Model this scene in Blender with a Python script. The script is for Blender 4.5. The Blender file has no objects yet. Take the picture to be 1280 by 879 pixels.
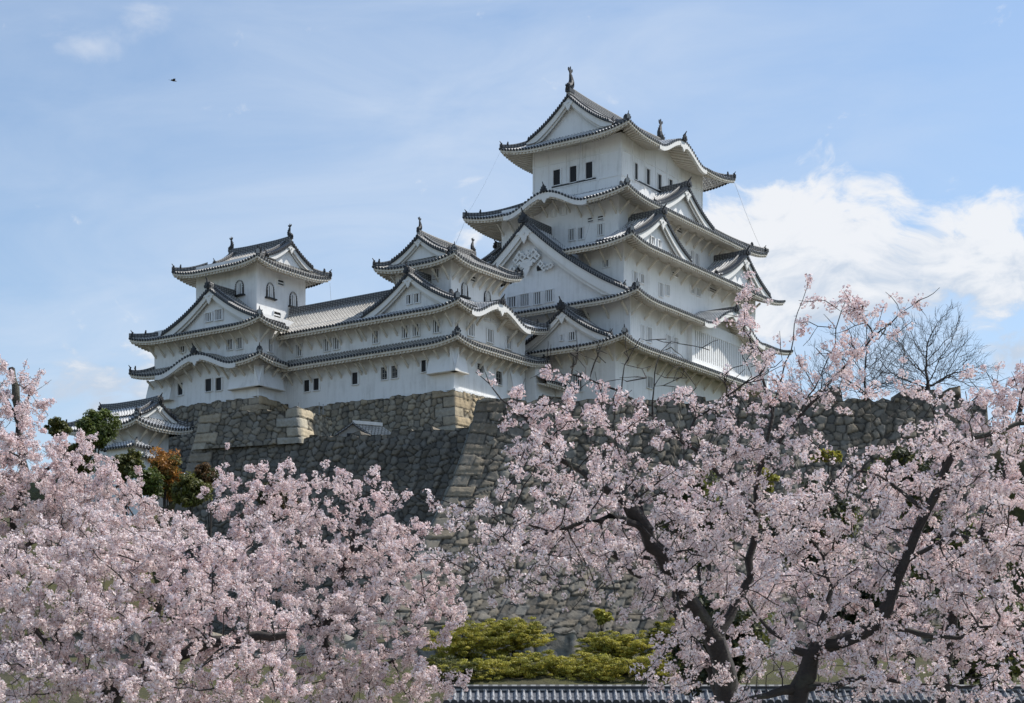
import bpy, math, random
import numpy as np
from mathutils import Vector, Matrix

R = math.radians
random.seed(7)
rng = np.random.default_rng(11)
scene = bpy.context.scene
col = scene.collection

# ------------------------------------------------------------------ camera
cam_d = bpy.data.cameras.new('camera')
cam = bpy.data.objects.new('camera', cam_d)
col.objects.link(cam)
cam.location = (0, 0, 0)                 # eye height is z = 0, the square lies at z = -1.7
cam.rotation_euler = (R(90), 0, 0)
cam_d.sensor_width = 36
cam_d.lens = 2131.0 / 1280 * 36
cam_d.shift_y = (901.2 - 439.5) / 1280
cam_d.clip_start = 0.5
cam_d.clip_end = 20000
scene.camera = cam

# ------------------------------------------------------------------ castle frame
YAW = R(34.81)
XH = (math.cos(YAW), -math.sin(YAW))
YV = (math.sin(YAW), math.cos(YAW))
ORG = (11.1, 160.0)

def c2w(x, y, z=0.0):
    return (ORG[0] + x * XH[0] + y * YV[0], ORG[1] + x * XH[1] + y * YV[1], z)

# ------------------------------------------------------------------ sun + sky
SUN_EL = R(52)
sun_h = Vector((0.62 * XH[0] + 0.78 * YV[0], 0.62 * XH[1] + 0.78 * YV[1]))
sun_h.normalize()
sun_dir = Vector((sun_h.x * math.cos(SUN_EL), sun_h.y * math.cos(SUN_EL), math.sin(SUN_EL)))
sd = bpy.data.lights.new('sun', 'SUN')
sd.energy = 4.0
sd.angle = R(0.6)
sd.color = (1.0, 0.955, 0.89)
so = bpy.data.objects.new('sun', sd)
col.objects.link(so)
so.rotation_euler = sun_dir.to_track_quat('Z', 'Y').to_euler()

world = bpy.data.worlds.new('World')
scene.world = world
world.use_nodes = True
wt = world.node_tree
wt.nodes.clear()

class NG:
    """small helper for writing node graphs"""
    def __init__(self, t): self.t = t
    def n(self, typ, **kw):
        nd = self.t.nodes.new(typ)
        for k, v in kw.items(): setattr(nd, k, v)
        return nd
    def link(self, a, b): self.t.links.new(a, b)
    def put(self, sock, v):
        if isinstance(v, bpy.types.NodeSocket): self.t.links.new(v, sock)
        elif v is not None: sock.default_value = v
    def math(self, op, a, b=None, c=None, clamp=False):
        nd = self.n('ShaderNodeMath', operation=op); nd.use_clamp = clamp
        self.put(nd.inputs[0], a)
        if b is not None: self.put(nd.inputs[1], b)
        if c is not None: self.put(nd.inputs[2], c)
        return nd.outputs[0]
    def mix(self, fac, a, b):
        nd = self.n('ShaderNodeMix', data_type='RGBA')
        self.put(nd.inputs[0], fac); self.put(nd.inputs[6], a); self.put(nd.inputs[7], b)
        return nd.outputs[2]
    def noise(self, vec, scale, detail=4, rough=0.55, lac=2.0, dist=0.0):
        nd = self.n('ShaderNodeTexNoise')
        if vec is not None: self.link(vec, nd.inputs['Vector'])
        nd.inputs['Scale'].default_value = scale; nd.inputs['Detail'].default_value = detail
        nd.inputs['Roughness'].default_value = rough; nd.inputs['Lacunarity'].default_value = lac
        nd.inputs['Distortion'].default_value = dist
        return nd
    def smooth(self, v, lo, hi):
        nd = self.n('ShaderNodeMapRange', interpolation_type='SMOOTHSTEP')
        self.put(nd.inputs[0], v); nd.inputs[1].default_value = lo; nd.inputs[2].default_value = hi
        return nd.outputs[0]

g = NG(wt)
sky = g.n('ShaderNodeTexSky', sky_type='NISHITA')
sky.sun_disc = False
sky.sun_elevation = SUN_EL
sky.sun_rotation = math.atan2(sun_h.x, sun_h.y)
sky.air_density = 1.0; sky.dust_density = 1.2; sky.ozone_density = 1.4; sky.altitude = 50
tc = g.n('ShaderNodeTexCoord')
sep = g.n('ShaderNodeSeparateXYZ'); g.link(tc.outputs['Generated'], sep.inputs[0])
az = g.math('MULTIPLY', g.math('ARCTAN2', sep.outputs[0], sep.outputs[1]), 57.2958)
hor = g.math('SQRT', g.math('ADD', g.math('MULTIPLY', sep.outputs[0], sep.outputs[0]), g.math('MULTIPLY', sep.outputs[1], sep.outputs[1])))
el = g.math('MULTIPLY', g.math('ARCTAN2', sep.outputs[2], hor), 57.2958)
# cloud coordinates in degrees (azimuth, elevation), a little stretched sideways, warped
cmb = g.n('ShaderNodeCombineXYZ'); g.link(az, cmb.inputs[0]); g.link(g.math('MULTIPLY', el, 1.5), cmb.inputs[1])
warp = g.noise(cmb.outputs[0], 0.16, 3, 0.5)
vm = g.n('ShaderNodeVectorMath', operation='MULTIPLY_ADD')
g.link(warp.outputs['Color'], vm.inputs[0]); vm.inputs[1].default_value = (5, 5, 0); g.link(cmb.outputs[0], vm.inputs[2])
n_big = g.noise(vm.outputs[0], 0.17, 9, 0.62).outputs[0]
n_fine = g.noise(vm.outputs[0], 0.55, 8, 0.6).outputs[0]
n_streak_c = g.n('ShaderNodeCombineXYZ')
g.link(g.math('ADD', g.math('MULTIPLY', az, 0.55), g.math('MULTIPLY', el, -0.5)), n_streak_c.inputs[0]); g.link(g.math('MULTIPLY', el, 1.7), n_streak_c.inputs[1])
n_streak = g.noise(n_streak_c.outputs[0], 0.22, 7, 0.6, dist=0.6).outputs[0]

def blob(a0, e0, ra, re_, pw=1.0):
    """1 in the middle of an ellipse of sky (degrees) falling to 0 at its edge"""
    da = g.math('DIVIDE', g.math('SUBTRACT', az, a0), ra)
    de = g.math('DIVIDE', g.math('SUBTRACT', el, e0), re_)
    d2 = g.math('ADD', g.math('MULTIPLY', da, da), g.math('MULTIPLY', de, de))
    return g.math('SUBTRACT', 1.0, g.math('SQRT', d2), clamp=True)

def add(*v):
    r = v[0]
    for k in v[1:]: r = g.math('ADD', r, k)
    return r
def mul(a, b): return g.math('MULTIPLY', a, b)
# dense cumulus right of the keep, small puffs, wisp upper left
cum = add(mul(blob(8.4, 15.8, 4.4, 3.2), 0.92), mul(blob(12.0, 14.9, 5.2, 3.1), 0.9), mul(blob(16.6, 14.2, 4.4, 2.7), 0.85), mul(blob(9.5, 13.2, 5, 2.2), .6), mul(blob(16.4, 11.6, 1.6, 1.1), .7), mul(blob(23, 13.5, 6, 4), 0.8),
          mul(blob(-1.2, 15.8, 1.6, 1.6), 0.5), mul(blob(-13.6, 10.6, 5.5, 2.6), 0.55), mul(blob(17, 16.2, 1.4, .8), .35), mul(blob(-34, 14, 14, 8), .8), mul(blob(38, 15, 14, 9), .8))
cum_d = g.smooth(add(cum, mul(g.math('SUBTRACT', n_big, 0.5), 1.2), mul(g.math('SUBTRACT', n_fine, 0.5), 1.9)), 0.28, 0.72)
wis = add(mul(blob(-13.8, 21.0, 3.4, 1.2), 0.75), mul(blob(-11.9, 22.0, 1.8, 1.0), 0.6))
wis_d = mul(g.smooth(add(wis, mul(g.math('SUBTRACT', n_streak, 0.5), 1.4), mul(g.math('SUBTRACT', n_fine, .5), .5)), 0.30, 0.75), 0.42)
veil = add(0.17, mul(blob(-4, 15, 22, 16), 0.42), mul(blob(2, 20, 14, 7), 0.22), mul(blob(-12, 9, 13, 8), 0.45), mul(blob(12, 8, 14, 8), 0.7))
veil_d = g.math('MULTIPLY', g.math('MULTIPLY_ADD', n_streak, 1.7, -0.15, clamp=True), veil, clamp=True)
# clouds shade inside themselves: greyer where the warped noise says thicker and lower
base_dark = g.smooth(add(mul(g.math('SUBTRACT', 14.6, el), 0.24), mul(g.math('SUBTRACT', n_big, 0.5), -2.0), mul(g.math('SUBTRACT', n_fine, .5), -3.4)), -0.35, 0.85)
bgsky = sky.outputs[0]
SKYS = 0.125
# tint the clear sky a touch (photo's sky is soft blue)
clear = g.mix(1.0, bgsky, (1, 1, 1, 1))
clear_node = clear.node; clear_node.blend_type = 'MULTIPLY'; clear_node.inputs[7].default_value = (1.0, 1.09, 1.13, 1)
veil_c = g.mix(veil_d, clear, (4.6, 5.2, 6.1, 1))
cloud_col = g.mix(base_dark, (6.0, 6.1, 6.3, 1), (3.7, 4.3, 5.15, 1))
c2 = g.mix(g.math('MAXIMUM', mul(cum_d, 0.93), wis_d), veil_c, cloud_col)
bg = g.n('ShaderNodeBackground'); g.link(c2, bg.inputs[0]); bg.inputs[1].default_value = SKYS
wo = g.n('ShaderNodeOutputWorld'); g.link(bg.outputs[0], wo.inputs[0])

scene.view_settings.view_transform = 'Standard'
scene.view_settings.look = 'None'
scene.view_settings.gamma = 1
scene.view_settings.exposure = 0.26
scene.cycles.max_bounces = 6
scene.cycles.transparent_max_bounces = 4
scene.cycles.diffuse_bounces = 3
scene.cycles.glossy_bounces = 2

# ------------------------------------------------------------------ materials
def new_mat(name):
    m = bpy.data.materials.new(name); m.use_nodes = True
    t = m.node_tree; t.nodes.clear()
    gg = NG(t)
    b = gg.n('ShaderNodeBsdfPrincipled'); o = gg.n('ShaderNodeOutputMaterial'); gg.link(b.outputs[0], o.inputs[0])
    return m, gg, b

def plaster(name, c, dirt=(0.42, 0.41, 0.38), amt=0.6, scale=0.5):
    m, k, b = new_mat(name)
    t = k.n('ShaderNodeTexCoord')
    n1 = k.noise(t.outputs['Object'], scale, 6, 0.65).outputs[0]
    mp = k.n('ShaderNodeMapping'); k.link(t.outputs['Object'], mp.inputs[0]); mp.inputs['Scale'].default_value = (3.2, 3.2, 0.28)
    n2 = k.noise(mp.outputs[0], 1.0, 4, 0.6).outputs[0]
    f = k.math('MULTIPLY', k.smooth(k.math('ADD', k.math('MULTIPLY', n1, 0.6), k.math('MULTIPLY', n2, 0.5)), 0.5, 0.82), amt)
    cc = k.mix(f, (*c, 1), (*dirt, 1))
    k.link(cc, b.inputs['Base Color']); b.inputs['Roughness'].default_value = 0.85
    bp = k.n('ShaderNodeBump'); bp.inputs['Strength'].default_value = 0.12; bp.inputs['Distance'].default_value = 0.05
    n3 = k.noise(t.outputs['Object'], 4.0, 3).outputs[0]
    k.link(n3, bp.inputs['Height']); k.link(bp.outputs[0], b.inputs['Normal'])
    return m

M = {}
M['plaster'] = plaster('white_plaster', (0.80, 0.80, 0.79), amt=.55)
M['eave'] = plaster('eave_plaster_shaded', (0.64, 0.595, 0.515), (0.36, 0.29, 0.20), 0.6, 1.2)  # beige plaster, with the darkness under the eaves painted into its colour
M['board'] = plaster('board_plaster', (0.74, 0.73, 0.70), (0.45, 0.42, 0.36), 0.35, 0.8)

def solid(name, c, rough=0.6, noise=0.25, scale=3.0):
    m, k, b = new_mat(name)
    t = k.n('ShaderNodeTexCoord')
    n1 = k.noise(t.outputs['Object'], scale, 4, 0.6).outputs[0]
    cc = k.mix(n1, (*[v * (1 - noise) for v in c], 1), (*[v * (1 + noise) for v in c], 1))
    k.link(cc, b.inputs['Base Color']); b.inputs['Roughness'].default_value = rough
    return m

M['dark_tile'] = solid('dark_tile_end', (0.02, 0.021, 0.024), 0.5)
M['pale_joint'] = solid('pale_joint_plaster', (0.62, 0.61, 0.58), 0.8)
M['black'] = solid('dark_opening', (0.012, 0.012, 0.014), 0.7)
M['dark_wood'] = solid('black_lacquer_frame', (0.015, 0.014, 0.014), 0.45)
M['bronze'] = solid('weathered_tile_ornament', (0.024, 0.025, 0.028), 0.55)
M['metal'] = solid('grey_metal', (0.25, 0.25, 0.25), 0.4)

def tile_mat(name, dark, rib, joint, wear):
    """grey tiles; plaster beads across the round tiles. UV.x counts ribs, UV.y metres up the slope"""
    m, k, b = new_mat(name)
    uv = k.n('ShaderNodeUVMap'); s = k.n('ShaderNodeSeparateXYZ'); k.link(uv.outputs[0], s.inputs[0])
    t = k.n('ShaderNodeTexCoord')
    fx = k.math('FRACT', s.outputs[0]); fy = k.math('FRACT', k.math('MULTIPLY', s.outputs[1], 2.9))
    on_rib = k.math('MULTIPLY', k.math('GREATER_THAN', fx, 0.22), k.math('LESS_THAN', fx, 0.78))
    n1 = k.noise(t.outputs['Object'], 0.8, 5, 0.65).outputs[0]
    n2 = k.noise(t.outputs['Object'], 5.0, 3, 0.6).outputs[0]
    band = k.math('LESS_THAN', fy, k.math('MULTIPLY_ADD', n2, 0.7, 0.28))
    base = k.mix(n2, (*dark, 1), (*rib, 1))
    f = k.math('MULTIPLY', k.math('MULTIPLY', on_rib, band), k.smooth(n1, 0.25, 0.6))
    c1 = k.mix(k.math('MULTIPLY', f, 0.92), base, (*joint, 1))
    # the rim of every pan tile catches a thin dark line
    lip = k.math('MULTIPLY', k.math('SUBTRACT', 1.0, on_rib), k.math('LESS_THAN', fy, 0.22))
    c2_ = k.mix(k.math('MULTIPLY', lip, 0.55), c1, (*[v * 0.35 for v in dark], 1))
    c3 = k.mix(k.math('MULTIPLY', k.smooth(n1, 0.5, 0.8), wear), c2_, (0.10, 0.095, 0.08, 1))
    k.link(c3, b.inputs['Base Color']); b.inputs['Roughness'].default_value = 0.55
    return m
M['tile'] = tile_mat('roof_tiles', (0.17, 0.172, 0.18), (0.30, 0.30, 0.305), (0.78, 0.77, 0.74), 0.2)
M['tile_old'] = tile_mat('weathered_roof_tiles', (0.12, 0.113, 0.10), (0.25, 0.235, 0.21), (0.46, 0.44, 0.40), 0.35)

def ridge_mat():
    m, k, b = new_mat('ridge_tiles')
    uv = k.n('ShaderNodeUVMap'); s = k.n('ShaderNodeSeparateXYZ'); k.link(uv.outputs[0], s.inputs[0])
    fx = k.math('FRACT', k.math('MULTIPLY', s.outputs[0], 3.2)); fy = k.math('FRACT', k.math('MULTIPLY', s.outputs[1], 6.5))
    a = k.math('LESS_THAN', fy, 0.38); d = k.math('LESS_THAN', fx, 0.55)
    f = k.math('MULTIPLY', a, k.math('MULTIPLY_ADD', d, 0.6, 0.25))
    c = k.mix(f, (0.030, 0.031, 0.034, 1), (0.36, 0.355, 0.34, 1))
    k.link(c, b.inputs['Base Color']); b.inputs['Roughness'].default_value = 0.6
    return m
M['ridge'] = ridge_mat()

def attr_mat(name, rough=0.9, bump=0.35, scale=3.5, mul_=0.5):
    m, k, b = new_mat(name)
    a = k.n('ShaderNodeAttribute', attribute_name='tone')
    t = k.n('ShaderNodeTexCoord')
    n1 = k.noise(t.outputs['Object'], scale, 8, 0.7).outputs[0]
    n0 = k.noise(t.outputs['Object'], 0.35, 4, 0.6).outputs[0]
    f = k.math('MULTIPLY_ADD', k.math('SUBTRACT', k.math('ADD', n1, k.math('MULTIPLY', n0, 0.8)), 0.9), mul_ * 2.2, 1.0)
    mx = k.n('ShaderNodeVectorMath', operation='SCALE'); k.link(a.outputs['Color'], mx.inputs[0]); k.link(f, mx.inputs['Scale'])
    # lichen flecks
    n2 = k.noise(t.outputs['Object'], 1.3, 6, 0.75).outputs[0]
    cc = k.mix(k.math('MULTIPLY', k.smooth(n2, 0.58, 0.72), 0.55), mx.outputs[0], (0.25, 0.235, 0.20, 1))
    k.link(cc, b.inputs['Base Color']); b.inputs['Roughness'].default_value = rough
    bp = k.n('ShaderNodeBump'); bp.inputs['Strength'].default_value = bump; bp.inputs['Distance'].default_value = 0.15
    k.link(n1, bp.inputs['Height']); k.link(bp.outputs[0], b.inputs['Normal'])
    return m
M['stone'] = attr_mat('castle_stone')

# ------------------------------------------------------------------ mesh builder
class MB:
    def __init__(self):
        self.v = []; self.f = []; self.m = []; self.uv = []; self.hasuv = False; self.mats = []
    def mi(self, key):
        if key not in self.mats: self.mats.append(key)
        return self.mats.index(key)
    def face(self, pts, mat, uvs=None):
        i = len(self.v); self.v.extend(pts); self.f.append(tuple(range(i, i + len(pts)))); self.m.append(self.mi(mat))
        if uvs: self.hasuv = True
        self.uv.extend(uvs if uvs else [(0, 0)] * len(pts))
    def grid(self, P, mat, UV=None, closed=False):
        """P: rows x cols of points"""
        nr, nc = len(P), len(P[0]); i0 = len(self.v)
        for r in P: self.v.extend(r)
        mi = self.mi(mat) if isinstance(mat, str) else None
        for r in range(nr - 1):
            for c in range(nc - (0 if closed else 1)):
                c2_ = (c + 1) % nc
                self.f.append((i0 + r * nc + c, i0 + r * nc + c2_, i0 + (r + 1) * nc + c2_, i0 + (r + 1) * nc + c))
                self.m.append(mi if mi is not None else self.mi(mat(r, c)))
                if UV: self.uv.extend((UV[r][c], UV[r][c2_], UV[r + 1][c2_], UV[r + 1][c])); self.hasuv = True
                else: self.uv.extend([(0, 0)] * 4)
    def box(self, x0, x1, y0, y1, z0, z1, mat, T=None):
        p = [(x, y, z) for x in (x0, x1) for y in (y0, y1) for z in (z0, z1)]
        if T: p = [T(*q) for q in p]
        i = len(self.v); self.v.extend(p); mi = self.mi(mat)
        for q in ((0, 1, 3, 2), (4, 6, 7, 5), (0, 4, 5, 1), (2, 3, 7, 6), (0, 2, 6, 4), (1, 5, 7, 3)):
            self.f.append(tuple(i + k for k in q)); self.m.append(mi); self.uv.extend([(0, 0)] * 4)
    def prism(self, poly, d0, d1, mat, T):
        """poly of (a, b); extruded between d0 and d1; T(a, d, b)"""
        n = len(poly); A = [T(a, d0, b) for a, b in poly]; B = [T(a, d1, b) for a, b in poly]
        self.face(A, mat); self.face(B[::-1], mat)
        for k in range(n):
            j = (k + 1) % n
            self.face([A[k], A[j], B[j], B[k]], mat)
    def sweep(self, path, prof, mat, uvscale=1.0, up=(0, 0, 1), close=True):
        """box-like profile [(side, up)] swept along path points"""
        rows = []; uvs = []; L = 0.0
        per = [0.0]
        for k in range(len(prof)):
            a, b_ = prof[k], prof[(k + 1) % len(prof)]
            per.append(per[-1] + math.hypot(a[0] - b_[0], a[1] - b_[1]))
        n = len(path)
        for i in range(n):
            p = Vector(path[i]); q = Vector(path[min(i + 1, n - 1)]) - Vector(path[max(i - 1, 0)])
            side = Vector((q.y, -q.x, 0))
            if side.length < 1e-6: side = Vector((1, 0, 0))
            side.normalize()
            upv = Vector(up)
            if i: L += (p - Vector(path[i - 1])).length
            r = [tuple(p + side * s + upv * u_) for s, u_ in prof]; r.append(r[0])
            rows.append(r); uvs.append([(L * uvscale, u_) for s, u_ in prof] + [(L * uvscale, prof[0][1])])
        self.grid(rows, mat, uvs)
        if close:
            self.face(rows[0][:-1], mat); self.face(rows[-1][:-1][::-1], mat)
    def build(self, name, parent=None, base=(0, 0, 0), smooth=False):
        me = bpy.data.meshes.new(name)
        v = np.array(self.v, dtype=np.float64) - np.array(base)
        me.from_pydata([tuple(p) for p in v.tolist()], [], self.f)
        for k in self.mats: me.materials.append(M[k])
        me.polygons.foreach_set('material_index', self.m)
        if self.hasuv:
            l = me.uv_layers.new(name='UVMap')
            l.data.foreach_set('uv', np.array(self.uv, dtype=np.float32).ravel())
        if smooth: me.polygons.foreach_set('use_smooth', [True] * len(self.f))
        me.update()
        o = bpy.data.objects.new(name, me); col.objects.link(o)
        if parent: o.parent = parent
        return o

def tag(o, label=None, cat=None, group=None, kind=None):
    if label: o['label'] = label
    if cat: o['category'] = cat
    if group: o['group'] = group
    if kind: o['kind'] = kind
    return o

def thing(name, label, cat, loc=(0, 0, 0), rz=0.0, group=None):
    o = bpy.data.objects.new(name, None); col.objects.link(o)
    o.location = loc; o.rotation_euler = (0, 0, rz); o.empty_display_size = 0.5
    return tag(o, label, cat, group)

class Bld:
    """a building whose parts are written in castle coordinates; base = its own origin"""
    def __init__(self, name, label, cat, base, group=None):
        self.base = base
        self.e = thing(name, label, cat, c2w(*base), -YAW, group)
        self.nb = 0
    def put(self, mb, name, parent=None, smooth=False):
        return mb.build(name, parent or self.e, self.base, smooth)

def side_T(side):
    """(s along the face, o outward coordinate, z) -> castle xyz"""
    if side == 'L': return lambda s, o, z: (s, -o, z)
    if side == 'B': return lambda s, o, z: (s, o, z)
    if side == 'R': return lambda s, o, z: (o, s, z)
    return lambda s, o, z: (-o, s, z)

PITCH = 0.36
RIB = [(0.0, 0.0), (0.26, 0.0), (0.34, 0.07), (0.5, 0.105), (0.66, 0.07), (0.74, 0.0)]

def kshape(q):
    q = abs(q)
    if q >= 1: return 0.0
    return 0.5 * (1 + math.cos(math.pi * q)) * 1.0 - 0.10 * math.sin(math.pi * q) * (q ** 2) * 2

class Skirt:
    """a tiled roof skirt round a storey: outer rectangle E, inner rectangle I"""
    def __init__(s_, E, I, z, rise, up=0.55, kara=None, ends=None, uplen=4.5):
        s_.E, s_.I, s_.z, s_.rise, s_.up = E, I, z, rise, up
        s_.kara = kara or {}; s_.ends = ends or {}; s_.uplen = uplen
    def rng(s_, side):
        x0, x1, y0, y1 = s_.E; a0, a1, b0, b1 = s_.I
        if side == 'L': return x0, x1, a0, a1, -y0, b0 - y0
        if side == 'B': return x0, x1, a0, a1, y1, y1 - b1
        if side == 'R': return y0, y1, b0, b1, x1, x1 - a1
        return y0, y1, b0, b1, -x0, a0 - x0
    def corner(s_, side, s):
        S0, S1 = s_.rng(side)[:2]; lo, hi = s_.ends.get(side, (None, None)); u = 0
        if lo is None: u += s_.up * max(0, 1 - (s - S0) / s_.uplen) ** 2.3
        if hi is None: u += s_.up * max(0, 1 - (S1 - s) / s_.uplen) ** 2.3
        return u
    def kz(s_, side, s):
        return sum(H * kshape((s - c) / w) for c, w, H in s_.kara.get(side, []))
    def zE(s_, side, s):
        return s_.z + s_.corner(side, s) + s_.kz(side, s)
    def zS(s_, side, s, t):
        run = s_.rng(side)[5]
        gq = 0.72 * t + 0.28 * t * t
        zm = s_.z + s_.rise * gq + s_.corner(side, s) * (1 - t) ** 1.4
        k = s_.kz(side, s)
        if abs(k) > 1e-4:
            zk = s_.z + s_.corner(side, s) * (1 - t) + k + 0.10 * t * run
            d = zk - zm
            zm = zm + 0.5 * (d + math.sqrt(d * d + 0.01)) if t > 0 else zk
        return zm

def skirt_mesh(B, sk, sides, mat='tile', parent=None, label=None):
    mb = MB(); T_rows = 7
    ed = MB()
    for side in sides:
        T = side_T(side); S0, S1, s0, s1, O, run = sk.rng(side)
        lo, hi = sk.ends.get(side, (None, None))
        a = S0 if lo is None else lo; b = S1 if hi is None else hi
        n0 = math.floor(a / PITCH)
        cols = []
        k = n0
        while k * PITCH < b:
            for u, h in RIB:
                s = (k + u) * PITCH
                if a + 0.001 < s < b - 0.001: cols.append((s, h, k + u))
            k += 1
        cols = [(a, 0, a / PITCH)] + cols + [(b, 0, b / PITCH)]
        P = []; UV = []
        for r in range(T_rows + 1):
            pr = []; ur = []
            for s, h, u in cols:
                tm = 1.0
                if lo is None and s < s0: tm = min(tm, (s - S0) / max(1e-6, s0 - S0))
                if hi is None and s > s1: tm = min(tm, (S1 - s) / max(1e-6, S1 - s1))
                t = max(0.0, tm) * r / T_rows
                pr.append(T(s, O - t * run, sk.zS(side, s, t) + h)); ur.append((u, t * run * 1.15))
            P.append(pr); UV.append(ur)
        mb.grid(P, mat, UV)
        # tile ends along the eave: dark round ends, pale plaster between
        top = [T(s, O, sk.zE(side, s) + h) for s, h, u in cols]
        bot = [T(s, O, sk.zE(side, s) - (0.17 if h > 0 else 0.12)) for s, h, u in cols]
        fr = [u - math.floor(u) for s, h, u in cols]
        ed.grid([top, bot], lambda r, c: 'dark_tile' if 0.1 < fr[c] < 0.78 else 'pale_joint')
        # round end discs standing proud
        k = n0
        while k * PITCH < b:
            s = (k + 0.5) * PITCH
            if a < s < b:
                z = sk.zE(side, s); ring = []
                for q in range(8):
                    an = q * math.pi / 4
                    ring.append(T(s + 0.115 * math.cos(an), O + 0.05, z - 0.02 + 0.12 * math.sin(an)))
                ring2 = [T(s + 0.115 * math.cos(q * math.pi / 4), O - 0.05, z - 0.02 + 0.12 * math.sin(q * math.pi / 4)) for q in range(8)]
                ed.face(ring, 'dark_tile'); ed.grid([ring, ring2], 'dark_tile', closed=True)
            k += 1
    o = B.put(mb, 'tiled_roof', parent)
    e = B.put(ed, 'eave_tile_edge', o)
    if label: o['label'] = label
    return o

def soffit_mesh(B, sk, sides, W, parent):
    """white eave boards and the rafters under the overhang, in to the wall rectangle W"""
    mb = MB()
    for side in sides:
        T = side_T(side); S0, S1, s0, s1, O, run = sk.rng(side)
        lo, hi = sk.ends.get(side, (None, None))
        wallO = {'L': -W[2], 'B': W[3], 'R': W[1], 'H': -W[0]}[side]
        w0, w1 = (W[0], W[1]) if side in 'LB' else (W[2], W[3])
        ov = O - wallO
        def sm(s, i):
            # narrow towards the wall at real corners only
            f = i / ov
            a = lo if lo is not None else S0 + (w0 - S0) * f
            b = hi if hi is not None else S1 + (w1 - S1) * f
            aa = lo if lo is not None else S0; bb = hi if hi is not None else S1
            return a + (s - aa) / (bb - aa) * (b - a)
        aa = lo if lo is not None else S0; bb = hi if hi is not None else S1
        n = max(8, int((bb - aa) / 0.30)); ss = [aa + (bb - aa) * i / n for i in range(n + 1)]
        prof = [(0.05, -0.10), (0.05, -0.33), (0.24, -0.35), (0.24, -0.50)]
        P = [[T(sm(s, i), O - i, sk.zE(side, s) + dz - (0.22 * min(1, abs(sk.kz(side, s)) * 1.5) if k in (1, 2, 3) else 0)) for s in ss] for k, (i, dz) in enumerate(prof)]
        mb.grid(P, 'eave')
        # rafters: square wave
        rp = 0.42; k = math.floor(aa / rp); cs = []
        while k * rp < bb:
            for u, d in ((0.0, 0.0), (0.02, 0.0), (0.03, 0.17), (0.46, 0.17), (0.47, 0.0)):
                s = (k + u) * rp
                if aa <= s <= bb: cs.append((s, d))
            k += 1
        def zr(s, i, d): return sk.zE(side, s) - 0.36 + 0.26 * i - (0.22 * min(1, abs(sk.kz(side, s)) * 1.5)) - d
        rows = []
        for i, dd in ((0.12, 0), (0.12, 1), (ov * 0.6, 1), (ov + 0.02, 1)):
            rows.append([T(sm(s, i), O - i, zr(s, i, d * dd) + (0.0 if i < 1 else 0)) for s, d in cs])
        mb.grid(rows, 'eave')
        # wall filling under an arched eave
        for c, w, H in sk.kara.get(side, []):
            m_ = 24; A = []; C = []
            for q in range(m_ + 1):
                s = c - w + 2 * w * q / m_
                A.append(T(s, wallO + 0.02, zr(s, ov, 0.0) + 0.05)); C.append(T(s, wallO + 0.02, sk.z - 0.6))
            mb.grid([A, C], 'plaster')
            # boards of the arch: a thick white band just behind the tiles
            ss2 = [c - w + 2 * w * q / 40 for q in range(41)]
            band = [[T(s, O + off, sk.zE(side, s) + dz) for s in ss2] for off, dz in ((-0.02, -0.12), (0.0, -0.14), (0.0, -0.58), (-0.3, -0.60))]
            mb.grid(band, 'board')
            # small carved pendant under the crest
            z = sk.zE(side, c) - 0.55
            pl = [(-0.75, 0.05), (-0.55, -0.22), (-0.3, -0.2), (0, -0.62), (0.3, -0.2), (0.55, -0.22), (0.75, 0.05)]
            mb.prism([(c + p, z + q_) for p, q_ in pl], O + 0.03, O - 0.12, 'board', T)
    return B.put(mb, 'eave_boards', parent)

def hip_path(sk, sa, sb, n=9):
    """points up the hip between side sa ('L' or 'B') and side sb ('R' or 'H')"""
    x0, x1, y0, y1 = sk.E; a0, a1, b0, b1 = sk.I
    X = (x1, a1) if sb == 'R' else (x0, a0); Y = (y0, b0) if sa == 'L' else (y1, b1)
    out = []
    for i in range(n + 1):
        t = i / n; x = X[0] + (X[1] - X[0]) * t; y = Y[0] + (Y[1] - Y[0]) * t
        z = max(sk.zS(sa, x, t), sk.zS(sb, y, t))
        out.append((x, y, z))
    return out

def ornament(B, p, dirv, parent, size=1.0, spike=True):
    """demon tile: dark shield with horns and a round tile jutting up from its top"""
    d = Vector((dirv[0], dirv[1])).normalized(); sx = Vector((-d.y, d.x))
    def T(a, o, b): return (p[0] + sx.x * a * size + d.x * o * size, p[1] + sx.y * a * size + d.y * o * size, p[2] + b * size)
    mb = MB()
    sh = [(-0.42, -0.1), (-0.48, 0.18), (-0.30, 0.30), (-0.34, 0.52), (-0.14, 0.50), (-0.10, 0.72), (0.10, 0.72), (0.14, 0.50), (0.34, 0.52), (0.30, 0.30), (0.48, 0.18), (0.42, -0.1)]
    mb.prism(sh, 0.12, -0.12, 'bronze', T)
    mb.prism([(-0.18, 0.05), (-0.2, 0.3), (0, 0.42), (0.2, 0.3), (0.18, 0.05)], 0.22, 0.1, 'bronze', T)
    if spike:
        rows = []
        for k in range(5):
            f = k / 4; r = 0.10 * (1 - 0.45 * f); o = -0.15 + 0.42 * f; z = 0.62 + 0.42 * f ** 1.5
            rows.append([T(r * math.cos(q * math.pi / 3), o - r * 0.6 * math.sin(q * math.pi / 3), z + r * math.sin(q * math.pi / 3)) for q in range(6)])
        mb.grid(rows, 'bronze', closed=True); mb.face(rows[-1], 'bronze')
    return B.put(mb, 'ridge_end_ornament', parent)

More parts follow.
